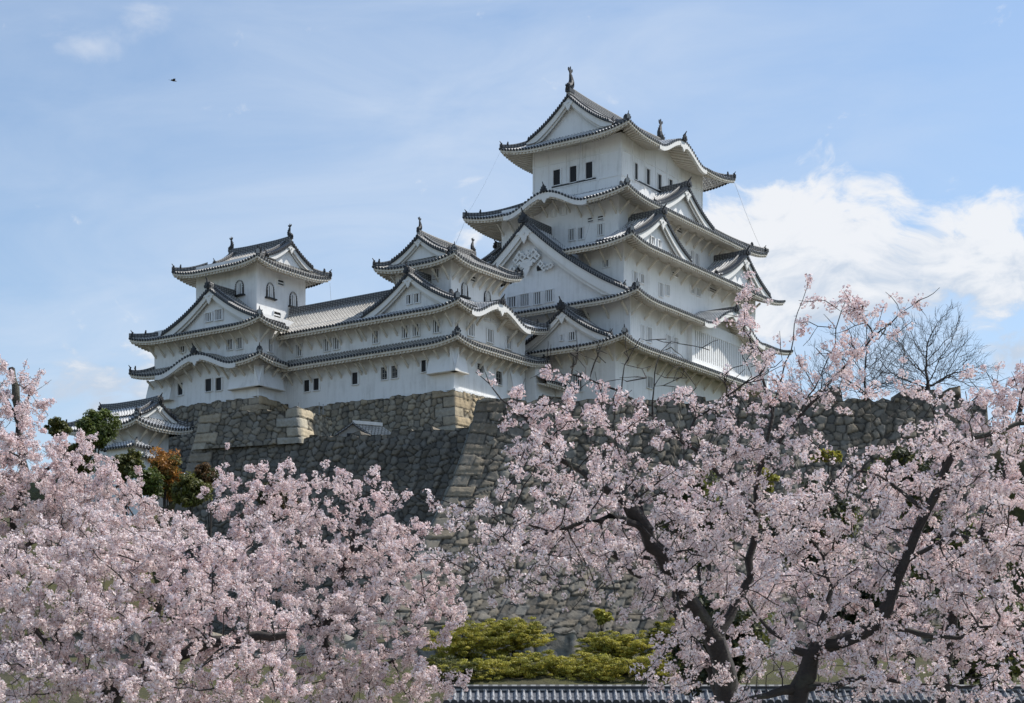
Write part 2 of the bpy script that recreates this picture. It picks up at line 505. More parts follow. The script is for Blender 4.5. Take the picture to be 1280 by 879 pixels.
def hip_ridges(B, sk, which, parent, w=0.17, h=0.34, deco=True):
    o = None
    for sa, sb in which:
        mb = MB(); p = hip_path(sk, sa, sb)
        mb.sweep([(x, y, z + 0.03) for x, y, z in p], [(-w, 0), (w, 0), (w, h), (w * .5, h + .1), (-w * .5, h + .1), (-w, h)], 'ridge')
        o = B.put(mb, 'hip_ridge', parent)
    if deco:
        for sa, sb in which:
            p = hip_path(sk, sa, sb, 20)
            d = (p[0][0] - p[4][0], p[0][1] - p[4][1])
            ornament(B, (p[1][0], p[1][1], p[1][2] + 0.15), d, parent, 0.62)
            ornament(B, (p[5][0], p[5][1], p[5][2] + 0.42), d, parent, 0.5, False)
    return o

_BR = {}
def bracket(B, side, s, wallO, ztop, reach, parent):
    """curved plaster strut from the wall up to the eave beam"""
    key = round(reach, 1)
    if key not in _BR:
        mb = MB(); n = 6
        up_ = [(reach * (i / n), -0.98 * (1 - (i / n)) ** 1.2) for i in range(n + 1)]
        poly = up_ + [(x - 0.02, z + 0.22) for x, z in up_[::-1]]
        poly[0] = (0, -0.98); poly[-1] = (0, -0.70)
        rows = [[(x, y, z) for x, z in poly] for y in (-0.075, 0.075)]
        for i in range(n):
            a, b_, c, d = i, i + 1, len(poly) - 2 - i, len(poly) - 1 - i
            for y in (-0.075, 0.075):
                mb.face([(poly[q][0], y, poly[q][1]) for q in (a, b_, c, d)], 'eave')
            mb.face([(poly[a][0], -0.075, poly[a][1]), (poly[b_][0], -0.075, poly[b_][1]), (poly[b_][0], 0.075, poly[b_][1]), (poly[a][0], 0.075, poly[a][1])], 'eave')
        o = mb.build('bracket'); _BR[key] = o.data
        bpy.data.objects.remove(o)
    o = bpy.data.objects.new('bracket', _BR[key]); col.objects.link(o); o.parent = parent
    x, y, z = side_T(side)(s, wallO, ztop)
    o.location = (x - B.base[0], y - B.base[1], z - B.base[2])
    o.rotation_euler = (0, 0, {'L': -math.pi / 2, 'R': 0.0, 'H': math.pi, 'B': math.pi / 2}[side])
    B.nb += 1

def brackets(B, sk, side, W, parent, step=1.35, skip=None, lohi=None, corner=False):
    S0, S1, s0, s1, O, run = sk.rng(side)
    wallO = {'L': -W[2], 'B': W[3], 'R': W[1], 'H': -W[0]}[side]
    w0, w1 = (W[0], W[1]) if side in 'LB' else (W[2], W[3])
    if lohi: w0, w1 = lohi
    if side == 'R' and not lohi and S1 - w1 > 1.5: w1 -= 1.0
    ov = O - wallO; n = max(1, round((w1 - w0 - 0.5) / step))
    for i in range(n + 1):
        s = w0 + 0.25 + (w1 - w0 - 0.5) * i / n
        if skip and skip(s): continue
        reach = min(1.2, ov - 0.5)
        i_ = ov - reach
        z = sk.z + sk.kz(side, s) + sk.corner(side, s) * 0.5 - 0.50 + 0.26 * i_ - 0.15 - (0.2 if sk.kz(side, s) > .1 else 0)
        if B.nb < 98: bracket(B, side, s, wallO, z - 0.05, reach, parent)

def wall_box(B, W, z0, z1, name='wall', mat='plaster', parent=None, extra=None):
    mb = MB(); x0, x1, y0, y1 = W
    mb.box(x0, x1, y0, y1, z0, z1, mat)
    if extra: extra(mb)
    return B.put(mb, name, parent)

def gprof(q, c=0.42): return (1 + c) * q - c * q * q

def gable(B, side, sc, w, zb, za, of, ob, ends=(1,), name='gable', label=None, parent=None, bh=0.62, geg=1.0, mat='tile', rake_h=0.2,
          kudari=True, wallback=0.7, orn=0.9, tri_base=None, curve=0.42, ridge_h=0.45, ornate=False, half=(1, 1), ridge_from=None, shachi=False, skirt_clip=None):
    """dormer or end gable: tiled slopes, rake tiles, bargeboards, gable wall, pendant, ridge. of/ob = front/back outward coordinate"""
    T = side_T(side); H = za - zb
    def zp(d): return za - H * gprof(min(1.0, d / w), curve)
    root = MB()
    # tiled slopes
    lo, hi = min(of, ob), max(of, ob); n0 = math.floor(lo / PITCH); cols = []
    k = n0
    while k * PITCH < hi:
        for u, h in RIB:
            s = (k + u) * PITCH
            if lo < s < hi: cols.append((s, h, k + u))
        k += 1
    cols = [(lo, 0, lo / PITCH)] + cols + [(hi, 0, hi / PITCH)]
    nd = 12
    sides_ = [sg for sg, on in zip((-1, 1), half) if on]
    for sg in sides_:
        P = []; UV = []; L = 0
        for r in range(nd + 1):
            d = w * r / nd
            if r: L += math.hypot(w / nd, zp(d) - zp(d - w / nd))
            P.append([T(sc + sg * d, o_, zp(d) + h) for o_, h, u in cols]); UV.append([(u, -L) for o_, h, u in cols])
        root.grid(P, mat, UV)
        # lower edge of the slope
        root.face([T(sc + sg * w, lo, zb), T(sc + sg * w, hi, zb), T(sc + sg * w, hi, zb - 0.14), T(sc + sg * w, lo, zb - 0.14)], 'dark_tile')
        # plaster underside
        root.grid([[T(sc + sg * w * r / nd, o_, zp(w * r / nd) - 0.14) for o_ in (lo + .02, hi - .02)] for r in range(nd + 1)], 'eave')
    g_root = B.put(root, name, parent)
    if label: g_root['label'] = label
    fronts = []
    if 1 in ends: fronts.append((of, 1))
    if -1 in ends: fronts.append((ob, -1))
    for F, dr in fronts:
        rk = MB(); bb = MB(); wl = MB()
        for sg in sides_:
            # rake tiles: short round tiles laid across the slope edge
            Ls = []; n = 60; L = 0; pts = []
            for r in range(n + 1):
                d = w * r / n; 
                if r: L += math.hypot(w / n, zp(d) - zp(d - w / n))
                pts.append((L, d))
            tot = L; m_ = int(tot / 0.30)
            def at_len(l):
                l = min(max(l, 0), tot)
                for a in range(len(pts) - 1):
                    if pts[a + 1][0] >= l: 
                        f = (l - pts[a][0]) / max(1e-9, pts[a + 1][0] - pts[a][0]); return pts[a][1] + f * (pts[a + 1][1] - pts[a][1])
                return w
            for q in range(m_):
                l0 = q * 0.30; d0, d1 = at_len(l0 + 0.04), at_len(l0 + 0.26)
                z0_, z1_ = zp(d0), zp(d1); dm = at_len(l0 + 0.15); zm = zp(dm)
                A = [(d0, z0_ - .06), (d0, z0_ + 0.13), (dm, zm + 0.24), (d1, z1_ + 0.13), (d1, z1_ - .06)]
                f_ = [T(sc + sg * a, F + dr * 0.07, z) for a, z in A]; b_ = [T(sc + sg * a, F - dr * 0.55, z) for a, z in A]
                rk.face(f_, 'dark_tile'); rk.grid([f_[1:4], b_[1:4]], lambda r_, c_: 'tile')
                d2, d3 = at_len(l0 + 0.26), at_len(l0 + 0.34)
                rk.face([T(sc + sg * a, F + dr * 0.02, z) for a, z in ((d2, zp(d2) + .10), (d3, zp(d3) + .10), (d3, zp(d3) - .1), (d2, zp(d2) - .1))], 'pale_joint')
            # under-rake dark course
            rows = []
            for a_, dz in ((0.04, -0.03), (0.04, -0.15), (-0.10, -0.15)):
                rows.append([T(sc + sg * w * r / nd, F + dr * a_, zp(w * r / nd) + dz) for r in range(nd + 1)])
            rk.grid(rows, 'dark_tile')
            # bargeboard with a thickness, wider towards the foot
            def bz(r): return bh * (0.85 + 0.35 * (r / nd))
            for inset, d_top, d_bot, th in ((0.10, 0.15, 1.0, 0.12), (0.30, 0.3, 1.38, 0.10)):
                rows = []
                for a_, kk in ((inset, d_top), (inset, None), (inset + th, None)):
                    rw = []
                    for r in range(nd + 1):
                        d = w * r / nd; dz = d_top if kk is not None else 0.15 + bz(r) * d_bot
                        rw.append(T(sc + sg * d, F - dr * a_, max(zp(d) - dz, zb - 0.3)))
                    rows.append(rw)
                bb.grid(rows, 'board')
            # descending ridge a step behind the rake, ending in an ornament
            if kudari:
                path = [T(sc + sg * w * q, F - dr * 0.85, zp(w * q) + 0.08) for q in [0.04 + 0.86 * i / 12 for i in range(13)]]
                rk.sweep(path, [(-0.13, 0), (0.13, 0), (0.13, 0.26), (0.06, 0.34), (-0.06, 0.34), (-0.13, 0.26)], 'ridge')
        # gable wall
        zbm = zb - 0.25 if tri_base is None else tri_base
        m_ = 24; A = []; C = []
        for q in range(m_ + 1):
            d = -w + 2 * w * q / m_; A.append(T(sc + d, F - dr * wallback, zp(abs(d)) - 0.12)); C.append(T(sc + d, F - dr * wallback, min(zbm, zp(abs(d)) - 0.12)))
        wl.grid([A, C], 'plaster')
        gb = B.put(rk, 'rake_tiles', g_root); B.put(bb, 'bargeboard', g_root); B.put(wl, 'gable_wall', g_root)
        # pendant (gegyo)
        pm = MB(); zc = za - 0.15 - bh * 0.95; s_ = geg
        heart = [(0, 0.25), (0.22, 0.22), (0.42, 0.10), (0.62, 0.22), (0.95, 0.02), (0.80, -0.10), (0.60, -0.02), (0.55, -0.25), (0.34, -0.30), (0.26, -0.55), (0, -0.95)]
        full = heart + [(-a, b_) for a, b_ in heart[1:-1][::-1]]
        pm.prism([(sc + a * s_, zc + b_ * s_) for a, b_ in full], F - dr * 0.0, F - dr * 0.12, 'board', T)
        pm.prism([(sc + 0.13 * s_ * math.cos(q * math.pi / 3), zc + 0.13 * s_ * math.sin(q * math.pi / 3)) for q in range(6)], F + dr * 0.08, F, 'board', T)
        if ornate:
            zc2 = za - 3.55
            for sg in (-1, 1):
                for q in range(7):   # scrolled carving spread like a moustache under the apex
                    d = 0.45 + q * 0.40; zz = zc2 + 0.55 * math.sin(q * 1.15 + .4) - 0.085 * q * q * .5 + 0.15; r_ = 0.36 - 0.018 * q
                    ring = [(sc + sg * d + r_ * (1 + .22 * math.cos(4 * a)) * math.cos(a), zz + r_ * (1 + .22 * math.cos(4 * a)) * math.sin(a)) for a in [k_ * math.pi / 8 for k_ in range(16)]]
                    pm.prism(ring, F - dr * 0.42, F - dr * 0.60, 'board', T)
                    pm.prism([(sc + sg * d + r_ * .42 * math.cos(a), zz + r_ * .42 * math.sin(a)) for a in [k_ * math.pi / 4 for k_ in range(8)]], F - dr * .40, F - dr * .43, 'grey_and_shade', T)
            pm.prism([(sc + a * 1.25, zc2 - .25 + b_ * 1.35) for a, b_ in full], F - dr * .40, F - dr * .58, 'board', T)
            pm.prism([(sc + .22 * (1 + .3 * math.cos(6 * a)) * math.cos(a), zc2 + .75 + .22 * (1 + .3 * math.cos(6 * a)) * math.sin(a)) for a in [k_ * math.pi / 12 for k_ in range(24)]], F - dr * .5, F - dr * .62, 'board', T)
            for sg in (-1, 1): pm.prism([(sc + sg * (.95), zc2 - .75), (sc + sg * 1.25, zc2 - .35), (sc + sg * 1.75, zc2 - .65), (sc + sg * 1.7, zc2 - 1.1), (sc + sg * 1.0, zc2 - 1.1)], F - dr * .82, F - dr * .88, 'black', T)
        B.put(pm, 'gable_pendant', g_root)
        if orn:
            p = T(sc, F + dr * 0.12, za + 0.12)
            dv = Vector(T(0, 1, 0)) - Vector(T(0, 0, 0)); dv *= dr
            ornament(B, p, (dv.x, dv.y), g_root, orn, True)
        if kudari:
            for sg in sides_:
                p = T(sc + sg * w * 0.93, F - dr * 0.85, zp(w * 0.92) + 0.1)
                dv = Vector(T(sg, 0, 0)) - Vector(T(0, 0, 0))
                ornament(B, p, (dv.x, dv.y), g_root, 0.55, True)
    # main ridge
    rm = MB(); a0 = of - (0.1 if 1 in ends else 0); a1 = ob + (0.1 if -1 in ends else 0)
    n = 14; path = []
    for i in range(n + 1):
        f = i / n; o_ = a0 + (a1 - a0) * f
        sag = 0.0
        if 1 in ends: sag += 0.22 * max(0, 1 - f / 0.35) ** 2
        if -1 in ends: sag += 0.22 * max(0, 1 - (1 - f) / 0.35) ** 2
        path.append(T(sc, o_, za - 0.02 + sag * (0.6 if not shachi else 1)))
    rw = 0.19 if not shachi else 0.24
    rm.sweep(path, [(-rw, -0.1), (rw, -0.1), (rw * .9, ridge_h), (rw * .5, ridge_h + .13), (-rw * .5, ridge_h + .13), (-rw * .9, ridge_h)], 'ridge')
    B.put(rm, 'ridge', g_root)
    return g_root

M['grey_and_shade'] = solid('grey_plaster_and_shade', (0.30, 0.29, 0.27), 0.9)  # painted shade in scroll hollows; plain grey for window bars and shed wall

def shachihoko(B, x, y, z, ang, size=1.0, label=None):
    """fish-tiger roof finial: head on the ridge, body arching up, forked tail"""
    mb = MB()
    d = Vector((math.cos(ang), math.sin(ang))); sx = Vector((-d.y, d.x))
    def T(a, o, b): return (x + (sx.x * a + d.x * o) * size, y + (sx.y * a + d.y * o) * size, z + b * size)
    spine = [(-0.42, 0.05, .26), (-0.28, 0.16, .36), (-0.02, 0.24, .42), (0.16, 0.48, .37), (0.22, 0.78, .30), (0.14, 1.05, .23), (0.04, 1.32, .16), (0.0, 1.52, .10)]
    rows = []
    for k, (o, b, r) in enumerate(spine):
        if k == 0: t = Vector((spine[1][0] - o, spine[1][1] - b))
        else: t = Vector((o - spine[k - 1][0], b - spine[k - 1][1]))
        t.normalize(); nrm = Vector((-t.y, t.x))
        rows.append([T(r * 0.75 * math.cos(q * math.pi / 4), o + nrm.x * r * math.sin(q * math.pi / 4), b + nrm.y * r * math.sin(q * math.pi / 4)) for q in range(8)])
    mb.grid(rows, 'bronze', closed=True); mb.face(rows[0], 'bronze'); mb.face(rows[-1], 'bronze')
    def fin(poly, th=0.05, a0=0.0): mb.prism(poly, a0 - th, a0 + th, 'bronze', lambda o, a, b: T(a, o, b))
    fin([(-0.02, 1.42), (-0.34, 1.72), (-0.30, 1.92), (-0.08, 1.74), (0.02, 2.06), (0.14, 1.74), (0.34, 1.90), (0.34, 1.66), (0.08, 1.42)], 0.05)
    for o, b in ((0.42, 0.42), (0.50, 0.70), (0.42, 0.98), (0.26, 1.24)):
        fin([(o - 0.22, b - 0.12), (o + 0.10, b + 0.10), (o - 0.20, b + 0.16)], 0.03)
    for sg in (-1, 1):
        mb.face([T(sg * 0.20, 0.0, 0.30), T(sg * 0.48, -0.12, 0.62), T(sg * 0.40, 0.06, 0.34), T(sg * 0.22, 0.14, 0.22)], 'bronze')
        mb.prism([(-0.42 + 0.06 * math.cos(q * 1.05), 0.30 + 0.06 * math.sin(q * 1.05)) for q in range(6)], sg * 0.14, sg * 0.24, 'bronze', lambda o, a, b: T(a, o, b))
    mb.prism([(-0.52, -0.12), (-0.62, 0.06), (-0.46, 0.14), (-0.40, -0.05)], -0.12, 0.12, 'bronze', lambda o, a, b: T(a, o, b))
    mb.box(-0.24, 0.24, -0.46, 0.34, -0.3, 0.02, 'bronze', lambda a, o, b: T(a, o, b))
    ob = B.put(mb, 'fish_finial')
    if label: ob['label'] = label
    return ob

def window(B, side, plane, s, z, w, h, style, parent=None, label=None):
    T = side_T(side); o = plane if side in 'RB' else -plane
    p = MB()
    if style == 'kato':
        m_ = 10; pts = [(-w * .42, -h / 2), (-w * .40, 0)]
        arc = [(-w * .40 * math.cos(a), h * 0.0 + (h * .48) * math.sin(a)) for a in [k * math.pi / m_ for k in range(m_ + 1)]]
        poly = [(-w * .42, -h / 2)] + arc + [(w * .42, -h / 2)]
        p.prism([(s + a * .80, z + b * .84) for a, b in poly], o + 0.02, o - 0.1, 'board', T)
        win = B.put(p, 'window', parent)
        f = MB()
        outer = [(s + a, z + b) for a, b in poly]; inner = [(s + a * .80, z + b * .86) for a, b in poly]
        n = len(poly)
        for k in range(n - 1):
            seg = 6
            A, C, D, E_ = outer[k], outer[k + 1], inner[k + 1], inner[k]
            f.face([T(a, o + 0.12, b) for a, b in (A, C, D, E_)], 'dark_wood')
            f.face([T(A[0], o + 0.12, A[1]), T(C[0], o + 0.12, C[1]), T(C[0], o, C[1]), T(A[0], o, A[1])], 'dark_wood')
            # gilt-pale studs of the frame
            mx, mz = (A[0] + E_[0]) / 2, (A[1] + E_[1]) / 2
            f.box(mx - .045, mx + .045, o + .121, o + .14, mz - .045, mz + .045, 'pale_joint', T)
        f.box(s - w * .55, s + w * .55, o, o + 0.30, z - h / 2 - 0.14, z - h / 2, 'dark_wood', T)
        for q in (-.5, 0, .5):
            f.box(s + q * w * .4 - .05, s + q * w * .4 + .05, o + .02, o + .09, z - h / 2, z + h * .30, 'plaster', T)
        f.box(s - w * .09, s + w * .09, o + .021, o + .03, z - h * .45, z + h * .25, 'black', T)
        B.put(f, 'window_frame', win)
        return win
    if style == 'vent':
        p.box(s - w / 2, s + w / 2, o - 0.2, o + 0.006, z - h / 2, z + h / 2, 'black', T)
    else:
        p.box(s - w / 2, s + w / 2, o - 0.2, o + 0.006, z - h / 2, z + h / 2, 'black', T)
    win = B.put(p, 'window', parent)
    f = MB(); fw = 0.07 if style != 'vent' else 0.05; pr = 0.14
    f.box(s - w / 2 - fw, s - w / 2, o, o + pr, z - h / 2 - fw, z + h / 2 + fw, 'plaster', T)
    f.box(s + w / 2, s + w / 2 + fw, o, o + pr, z - h / 2 - fw, z + h / 2 + fw, 'plaster', T)
    f.box(s - w / 2, s + w / 2, o, o + pr, z + h / 2, z + h / 2 + fw, 'plaster', T)
    f.box(s - w / 2, s + w / 2, o, o + pr + 0.04, z - h / 2 - fw, z - h / 2, 'plaster', T)
    if style == 'lattice':
        n = max(2, round(w / 0.25))
        for i in range(n):
            c = s - w / 2 + w * (i + 0.5) / n
            f.box(c - 0.045, c + 0.045, o + .005, o + 0.07, z - h / 2, z + h / 2, 'plaster', T)
    elif style == 'grid':
        for i in range(3):
            c = s - w / 2 + w * (i + 0.5) / 3
            f.box(c - 0.025, c + 0.025, o + .005, o + 0.05, z - h / 2, z + h / 2, 'grey_and_shade', T)
        for i in range(3):
            c = z - h / 2 + h * (i + 0.5) / 3
            f.box(s - w / 2, s + w / 2, o + .01, o + 0.045, c - 0.022, c + 0.022, 'grey_and_shade', T)
    elif style == 'vent':
        f.box(s - w / 2, s + w / 2, o + .005, o + 0.07, z - 0.06, z + 0.06, 'plaster', T)
    elif style == 'open':
        # a white shutter pushed half aside
        f.box(s + w * .5 + fw, s + w * .5 + fw + 0.06, o, o + .12, z - h / 2, z + h / 2, 'plaster', T)
    B.put(f, 'window_frame', win)
    return win

# ================================================================== THE KEEP
K = Bld('castle_keep', 'tallest white five-roofed castle keep towering above the other turrets', 'castle keep', (-10, 13, 29.0))
e = K
Wk1 = (-20, 0, -2.7, 29); Wk2 = (-20, 0, 0, 29); Wk3 = (-18, -1.5, 1.3, 28.9); Wk4 = (-17.1, -3.3, 3.3, 27.8); Wk5 = (-14.93, -4.5, 5.8, 22.4)
wall_box(K, Wk1, 28.6, 35.2); wall_box(K, Wk2, 34.5, 40.3); wall_box(K, Wk3, 39.0, 46.0); wall_box(K, Wk4, 44.5, 51.6)
def top_trim(mb):
    for z in (56.15, 53.65):
        mb.box(-15.0, -4.43, 5.73, 22.47, z - .06, z + .06, 'plaster')
    for x in (-14.86, -13.1, -11.0, -9.1, -7.1, -4.57):
        mb.box(x - .09, x + .09, 5.74, 5.8, 53.4, 57.6, 'plaster')
    for y in (5.87, 8.0, 10.3, 12.6, 14.9, 17.2, 19.8, 22.33):
        mb.box(-4.5, -4.44, y - .09, y + .09, 53.4, 57.6, 'plaster')
wall_box(K, Wk5, 50.2, 57.8, extra=top_trim)
# dark rails under the open windows of the top storey
for bx in ((-12.6, -7.4, 5.66, 5.8), (-4.5, -4.36, 8.2, 17.0)):
    rb = MB(); rb.box(*bx, 53.72, 53.84, 'dark_wood'); K.put(rb, 'window_rail')

# roof 1
S1 = Skirt((-22.4, 2.4, -5.1, 31.4), Wk2, 34.65, 1.1, 0.55, uplen=5)
r = skirt_mesh(K, S1, 'LR')
soffit_mesh(K, S1, 'LR', Wk1, r); hip_ridges(K, S1, [('L', 'R')], r)
brackets(K, S1, 'L', Wk1, r, 1.5, lohi=(-9, 0)); brackets(K, S1, 'R', Wk1, r, 1.9)
g1 = gable(K, 'L', -4.75, 5.3, 35.25, 38.35, 4.55, -0.2, name='dormer_gable', label='small lower gable beside the western turret', bh=0.5, geg=0.75, orn=1.0, tri_base=35.0)
# roof 2 with an arched eave on the long side and the giant gable on the short side
S2 = Skirt((-22.0, 2.0, -2.0, 31.0), Wk3, 39.5, 1.4, 0.55, kara={'R': [(17.6, 6.6, 2.1)]}, uplen=4.6)
r = skirt_mesh(K, S2, 'LR'); soffit_mesh(K, S2, 'LR', Wk2, r); hip_ridges(K, S2, [('L', 'R')], r)
brackets(K, S2, 'L', Wk2, r, 2.2, lohi=(-9, 0)); brackets(K, S2, 'R', Wk2, r, 2.2, lohi=(0, 10))
kr = MB(); path = [(-1.6 + 3.7 * i / 8, 17.6, 41.75 + 0.10) for i in range(9)]
kr.sweep(path, [(-.13, -.1), (.13, -.1), (.13, .28), (-.13, .28)], 'ridge'); K.put(kr, 'ridge', r)
ornament(K, (2.15, 17.6, 41.75), (1, 0), r, 0.8)
g2 = gable(K, 'L', -11.2, 11.7, 40.2, 48.3, 1.35, -4.2, name='giant_gable', label='giant gable with scrolled carving above a lattice window', bh=0.92, geg=1.05, ornate=True, curve=0.34, wallback=0.9, orn=1.15, ridge_h=0.6)
# roof 3 with twin gables on the long side
S3 = Skirt((-20.2, 0.9, -1.1, 31.2), Wk4, 45.05, 1.6, 0.55, ends={'L': (-6.9, None), 'H': (1.4, None)}, uplen=4.5)
r = skirt_mesh(K, S3, 'LRH'); soffit_mesh(K, S3, 'LRH', Wk3, r); hip_ridges(K, S3, [('L', 'R')], r)
brackets(K, S3, 'L', Wk3, r, 2.2, lohi=(-5.5, -1.5)); brackets(K, S3, 'R', Wk3, r, 2.2)
for sc_, lb in ((5.3, 'nearer of the twin gables on the long side'), (22.9, 'farther of the twin gables on the long side')):
    gable(K, 'R', sc_, 5.7, 45.55, 48.75, 0.55, -3.6, name='dormer_gable', label=lb, bh=0.62, geg=0.8, orn=0.85)
gable(K, 'H', 6.0, 5.7, 45.55, 48.75, 19.6, 17.0, name='dormer_gable', bh=0.6, geg=0.8, orn=0.9)
# roof 4: arched eave on the short side, one gable on the long side
S4 = Skirt((-20.07, -0.7, 0.7, 30.3), Wk5, 50.25, 2.3, 0.6, kara={'L': [(-10.2, 4.9, 1.45)]}, uplen=5)
r = skirt_mesh(K, S4, 'LRH'); soffit_mesh(K, S4, 'LRH', Wk4, r); hip_ridges(K, S4, [('L', 'R'), ('L', 'H'), ('B', 'R')], r)
brackets(K, S4, 'L', Wk4, r, 1.35); brackets(K, S4, 'R', Wk4, r, 1.7, skip=lambda s: False)
ornament(K, (-10.2, 0.6, 51.75), (0, -1), r, 0.75)
gable(K, 'R', 13.4, 5.7, 50.75, 53.75, -1.2, -4.6, name='dormer_gable', label='single gable on the fourth roof below the top storey', bh=0.55, geg=0.8, orn=0.85)
# top roof
S5 = Skirt((-17.41, -2.2, 3.4, 25.64), (-14.9, -4.9, 5.6, 23.4), 57.35, 1.3, 0.62, kara={'R': [(14.3, 4.9, 1.55)]}, uplen=5)
r = skirt_mesh(K, S5, 'LRHB'); soffit_mesh(K, S5, 'LRH', Wk5, r); hip_ridges(K, S5, [('L', 'R'), ('L', 'H'), ('B', 'R')], r)
ornament(K, (-2.1, 14.3, 58.95), (1, 0), r, 0.8)
g5 = gable(K, 'L', -9.9, 5.05, 58.55, 62.15, -4.5, -23.6, ends=(1, -1), name='upper_roof', bh=0.6, geg=0.85, ridge_h=0.6, shachi=True, wallback=0.75, orn=0.0, tri_base=58.2)
shachihoko(K, -9.9, 4.95, 62.85, math.atan2(1, 0), 1.12, 'front fish finial on the top ridge')
shachihoko(K, -9.9, 23.0, 62.85, math.atan2(-1, 0), 1.12, 'rear fish finial on the top ridge')

# latticed bay under the arched eave of roof 2
def bay():
    mb = MB(); T = side_T('R'); s0, s1 = 11.0, 24.4
    mb.box(s0, s1, -0.2, 0.55, 35.5, 36.0, 'plaster', T); mb.box(s0, s1, -0.2, 0.55, 38.85, 39.9, 'plaster', T)
    mb.box(s0, s0 + 0.35, -0.2, 0.55, 36.0, 38.85, 'plaster', T); mb.box(s1 - .35, s1, -0.2, 0.55, 36.0, 38.85, 'plaster', T)
    mb.box(s0 + .35, s1 - .35, -0.1, 0.30, 36.0, 38.85, 'grey_and_shade', T)
    n = 30
    for i in range(n):
        c = s0 + .35 + (s1 - s0 - .7) * (i + .5) / n
        mb.box(c - .12, c + .12, 0.30, 0.50, 36.0, 38.85, 'plaster', T)
    mb.box(s0 - .1, s1 + .1, 0.0, 0.75, 35.25, 35.5, 'plaster', T)
    return K.put(mb, 'lattice_bay')
bay()

WIN = [
('y',5.8,'open',[(-12.01,54.68,0.83,1.55),(-10.04,54.65,0.82,1.6),(-8.16,54.69,0.81,1.64)]),
('x',-4.5,'open',[(8.55,54.63,0.6,1.65),(10.91,54.7,0.7,1.6),(13.21,54.76,0.7,1.6),(15.49,54.83,0.7,1.6)]),
('y',3.3,'lattice',[(-10.81,50.3,0.57,0.76),(-9.64,50.35,0.68,0.82),(-8.61,47.79,0.71,1.13),(-7.52,47.74,0.59,1.12),(-5.28,47.75,0.66,1.05)]),
('y',3.3,'vent',[(-6.42,48.87,0.62,0.42),(-5.28,48.86,0.62,0.40)]),
('x',-3.3,'lattice',[(17.82,47.99,0.6,1.38),(18.91,47.84,0.83,1.46)]),
('x',-3.3,'vent',[(15.0,50.2,1.2,0.6)]),
('y',1.3,'lattice',[(-3.44,43.72,0.72,0.67)]),
('x',-1.5,'lattice',[(3.28,42.59,0.72,0.98),(4.6,42.69,0.62,0.86),(8.29,42.37,0.71,1.32),(9.58,42.61,0.66,1.01),(14.71,43.74,0.8,0.78),(15.92,43.73,0.81,0.78)]),
('x',-1.5,'vent',[(11.04,44.5,1.16,0.38),(19.07,44.55,1.67,0.42)]),
('y',-0.45,'lattice',[(-13.15,41.05,1.06,1.0),(-11.64,41.03,1.17,1.18),(-10.14,41.0,0.92,1.17),(-8.76,41.03,0.88,1.13)]),
('x',0,'lattice',[(2.19,36.81,0.38,1.39),(3.44,36.84,0.72,1.4),(7.17,36.69,0.7,1.59),(8.5,36.72,0.71,1.56)]),
('y',-2.7,'lattice',[(-4.13,31.76,1.25,1.67)]),
('x',0,'lattice',[(3.53,32.31,1.06,1.07),(8.55,32.03,0.97,1.1)]),
]
def windows(B, table, parent=None):
    for ax, v, st, L in table:
        for s, z, w, h in L:
            window(B, 'L' if ax == 'y' else 'R', v, s, z, w, h, st, parent)
windows(K, WIN)
windows(K, [('x', -0.14, 'lattice', [(4.3, 46.05, .6, .7), (5.6, 46.05, .6, .7)])])
windows(K, [('y', -3.86, 'lattice', [(-5.12, 35.9, 0.36, 0.5), (-3.93, 35.9, 0.73, 0.75)])], g1)

# ================================================================== WESTERN TURRET
Wt = Bld('small_keep', 'white three-roofed turret in the middle, joined to the long corridor', 'small keep', (-12.6, -11.5, 29.2))
W1 = (-18.0, -7.74, -17.29, -6.16); W3 = (-16.1, -9.74, -15.06, -7.3)
wall_box(Wt, W1, 28.9, 36.9); wall_box(Wt, W3, 35.5, 41.7)
SA = Skirt((-18.0, -6.1, -18.9, -4.5), (-18.0, -7.74, -17.29, -6.16), 33.2, 0.85, 0.5, ends={'L': (-18.0, None)}, uplen=4)
r = skirt_mesh(Wt, SA, 'LR', 'tile_old'); soffit_mesh(Wt, SA, 'LR', W1, r); hip_ridges(Wt, SA, [('L', 'R'), ('B', 'R')], r, h=0.22)
brackets(Wt, SA, 'L', W1, r, 1.25); brackets(Wt, SA, 'R', W1, r, 1.25)
SB = Skirt((-18.0, -6.1, -18.9, -4.5), (-18.0, -9.74, -15.06, -7.3), 36.25, 2.1, 0.5, ends={'L': (-18.0, None)}, kara={'R': [(-12.2, 4.6, 1.35)]}, uplen=3.6)
r = skirt_mesh(Wt, SB, 'LR', 'tile'); soffit_mesh(Wt, SB, 'LR', W1, r); hip_ridges(Wt, SB, [('L', 'R'), ('B', 'R')], r)
brackets(Wt, SB, 'L', W1, r, 1.25); brackets(Wt, SB, 'R', W1, r, 1.6, skip=lambda s: abs(s + 12.2) < 1.2)
kr = MB(); kr.sweep([(-9.7 + 3.7 * i / 8, -12.2, 37.62 + .05) for i in range(9)], [(-.13, -.1), (.13, -.1), (.13, .28), (-.13, .28)], 'ridge'); Wt.put(kr, 'ridge', r)
ornament(Wt, (-6.0, -12.2, 37.65), (1, 0), r, 0.7)
gw = gable(Wt, 'L', -12.1, 5.4, 36.75, 39.85, 18.35, 15.1, name='dormer_gable', bh=0.5, geg=0.7, orn=0.75, mat='tile_old')
windows(Wt, [('y', -17.65, 'lattice', [(-12.4, 37.7, 0.6, 0.8), (-11.5, 37.7, 0.58, 0.8)])], gw)
SC = Skirt((-17.48, -8.14, -16.66, -5.9), (-15.8, -9.8, -15.0, -7.5), 41.15, 1.0, 0.5, uplen=3.6)
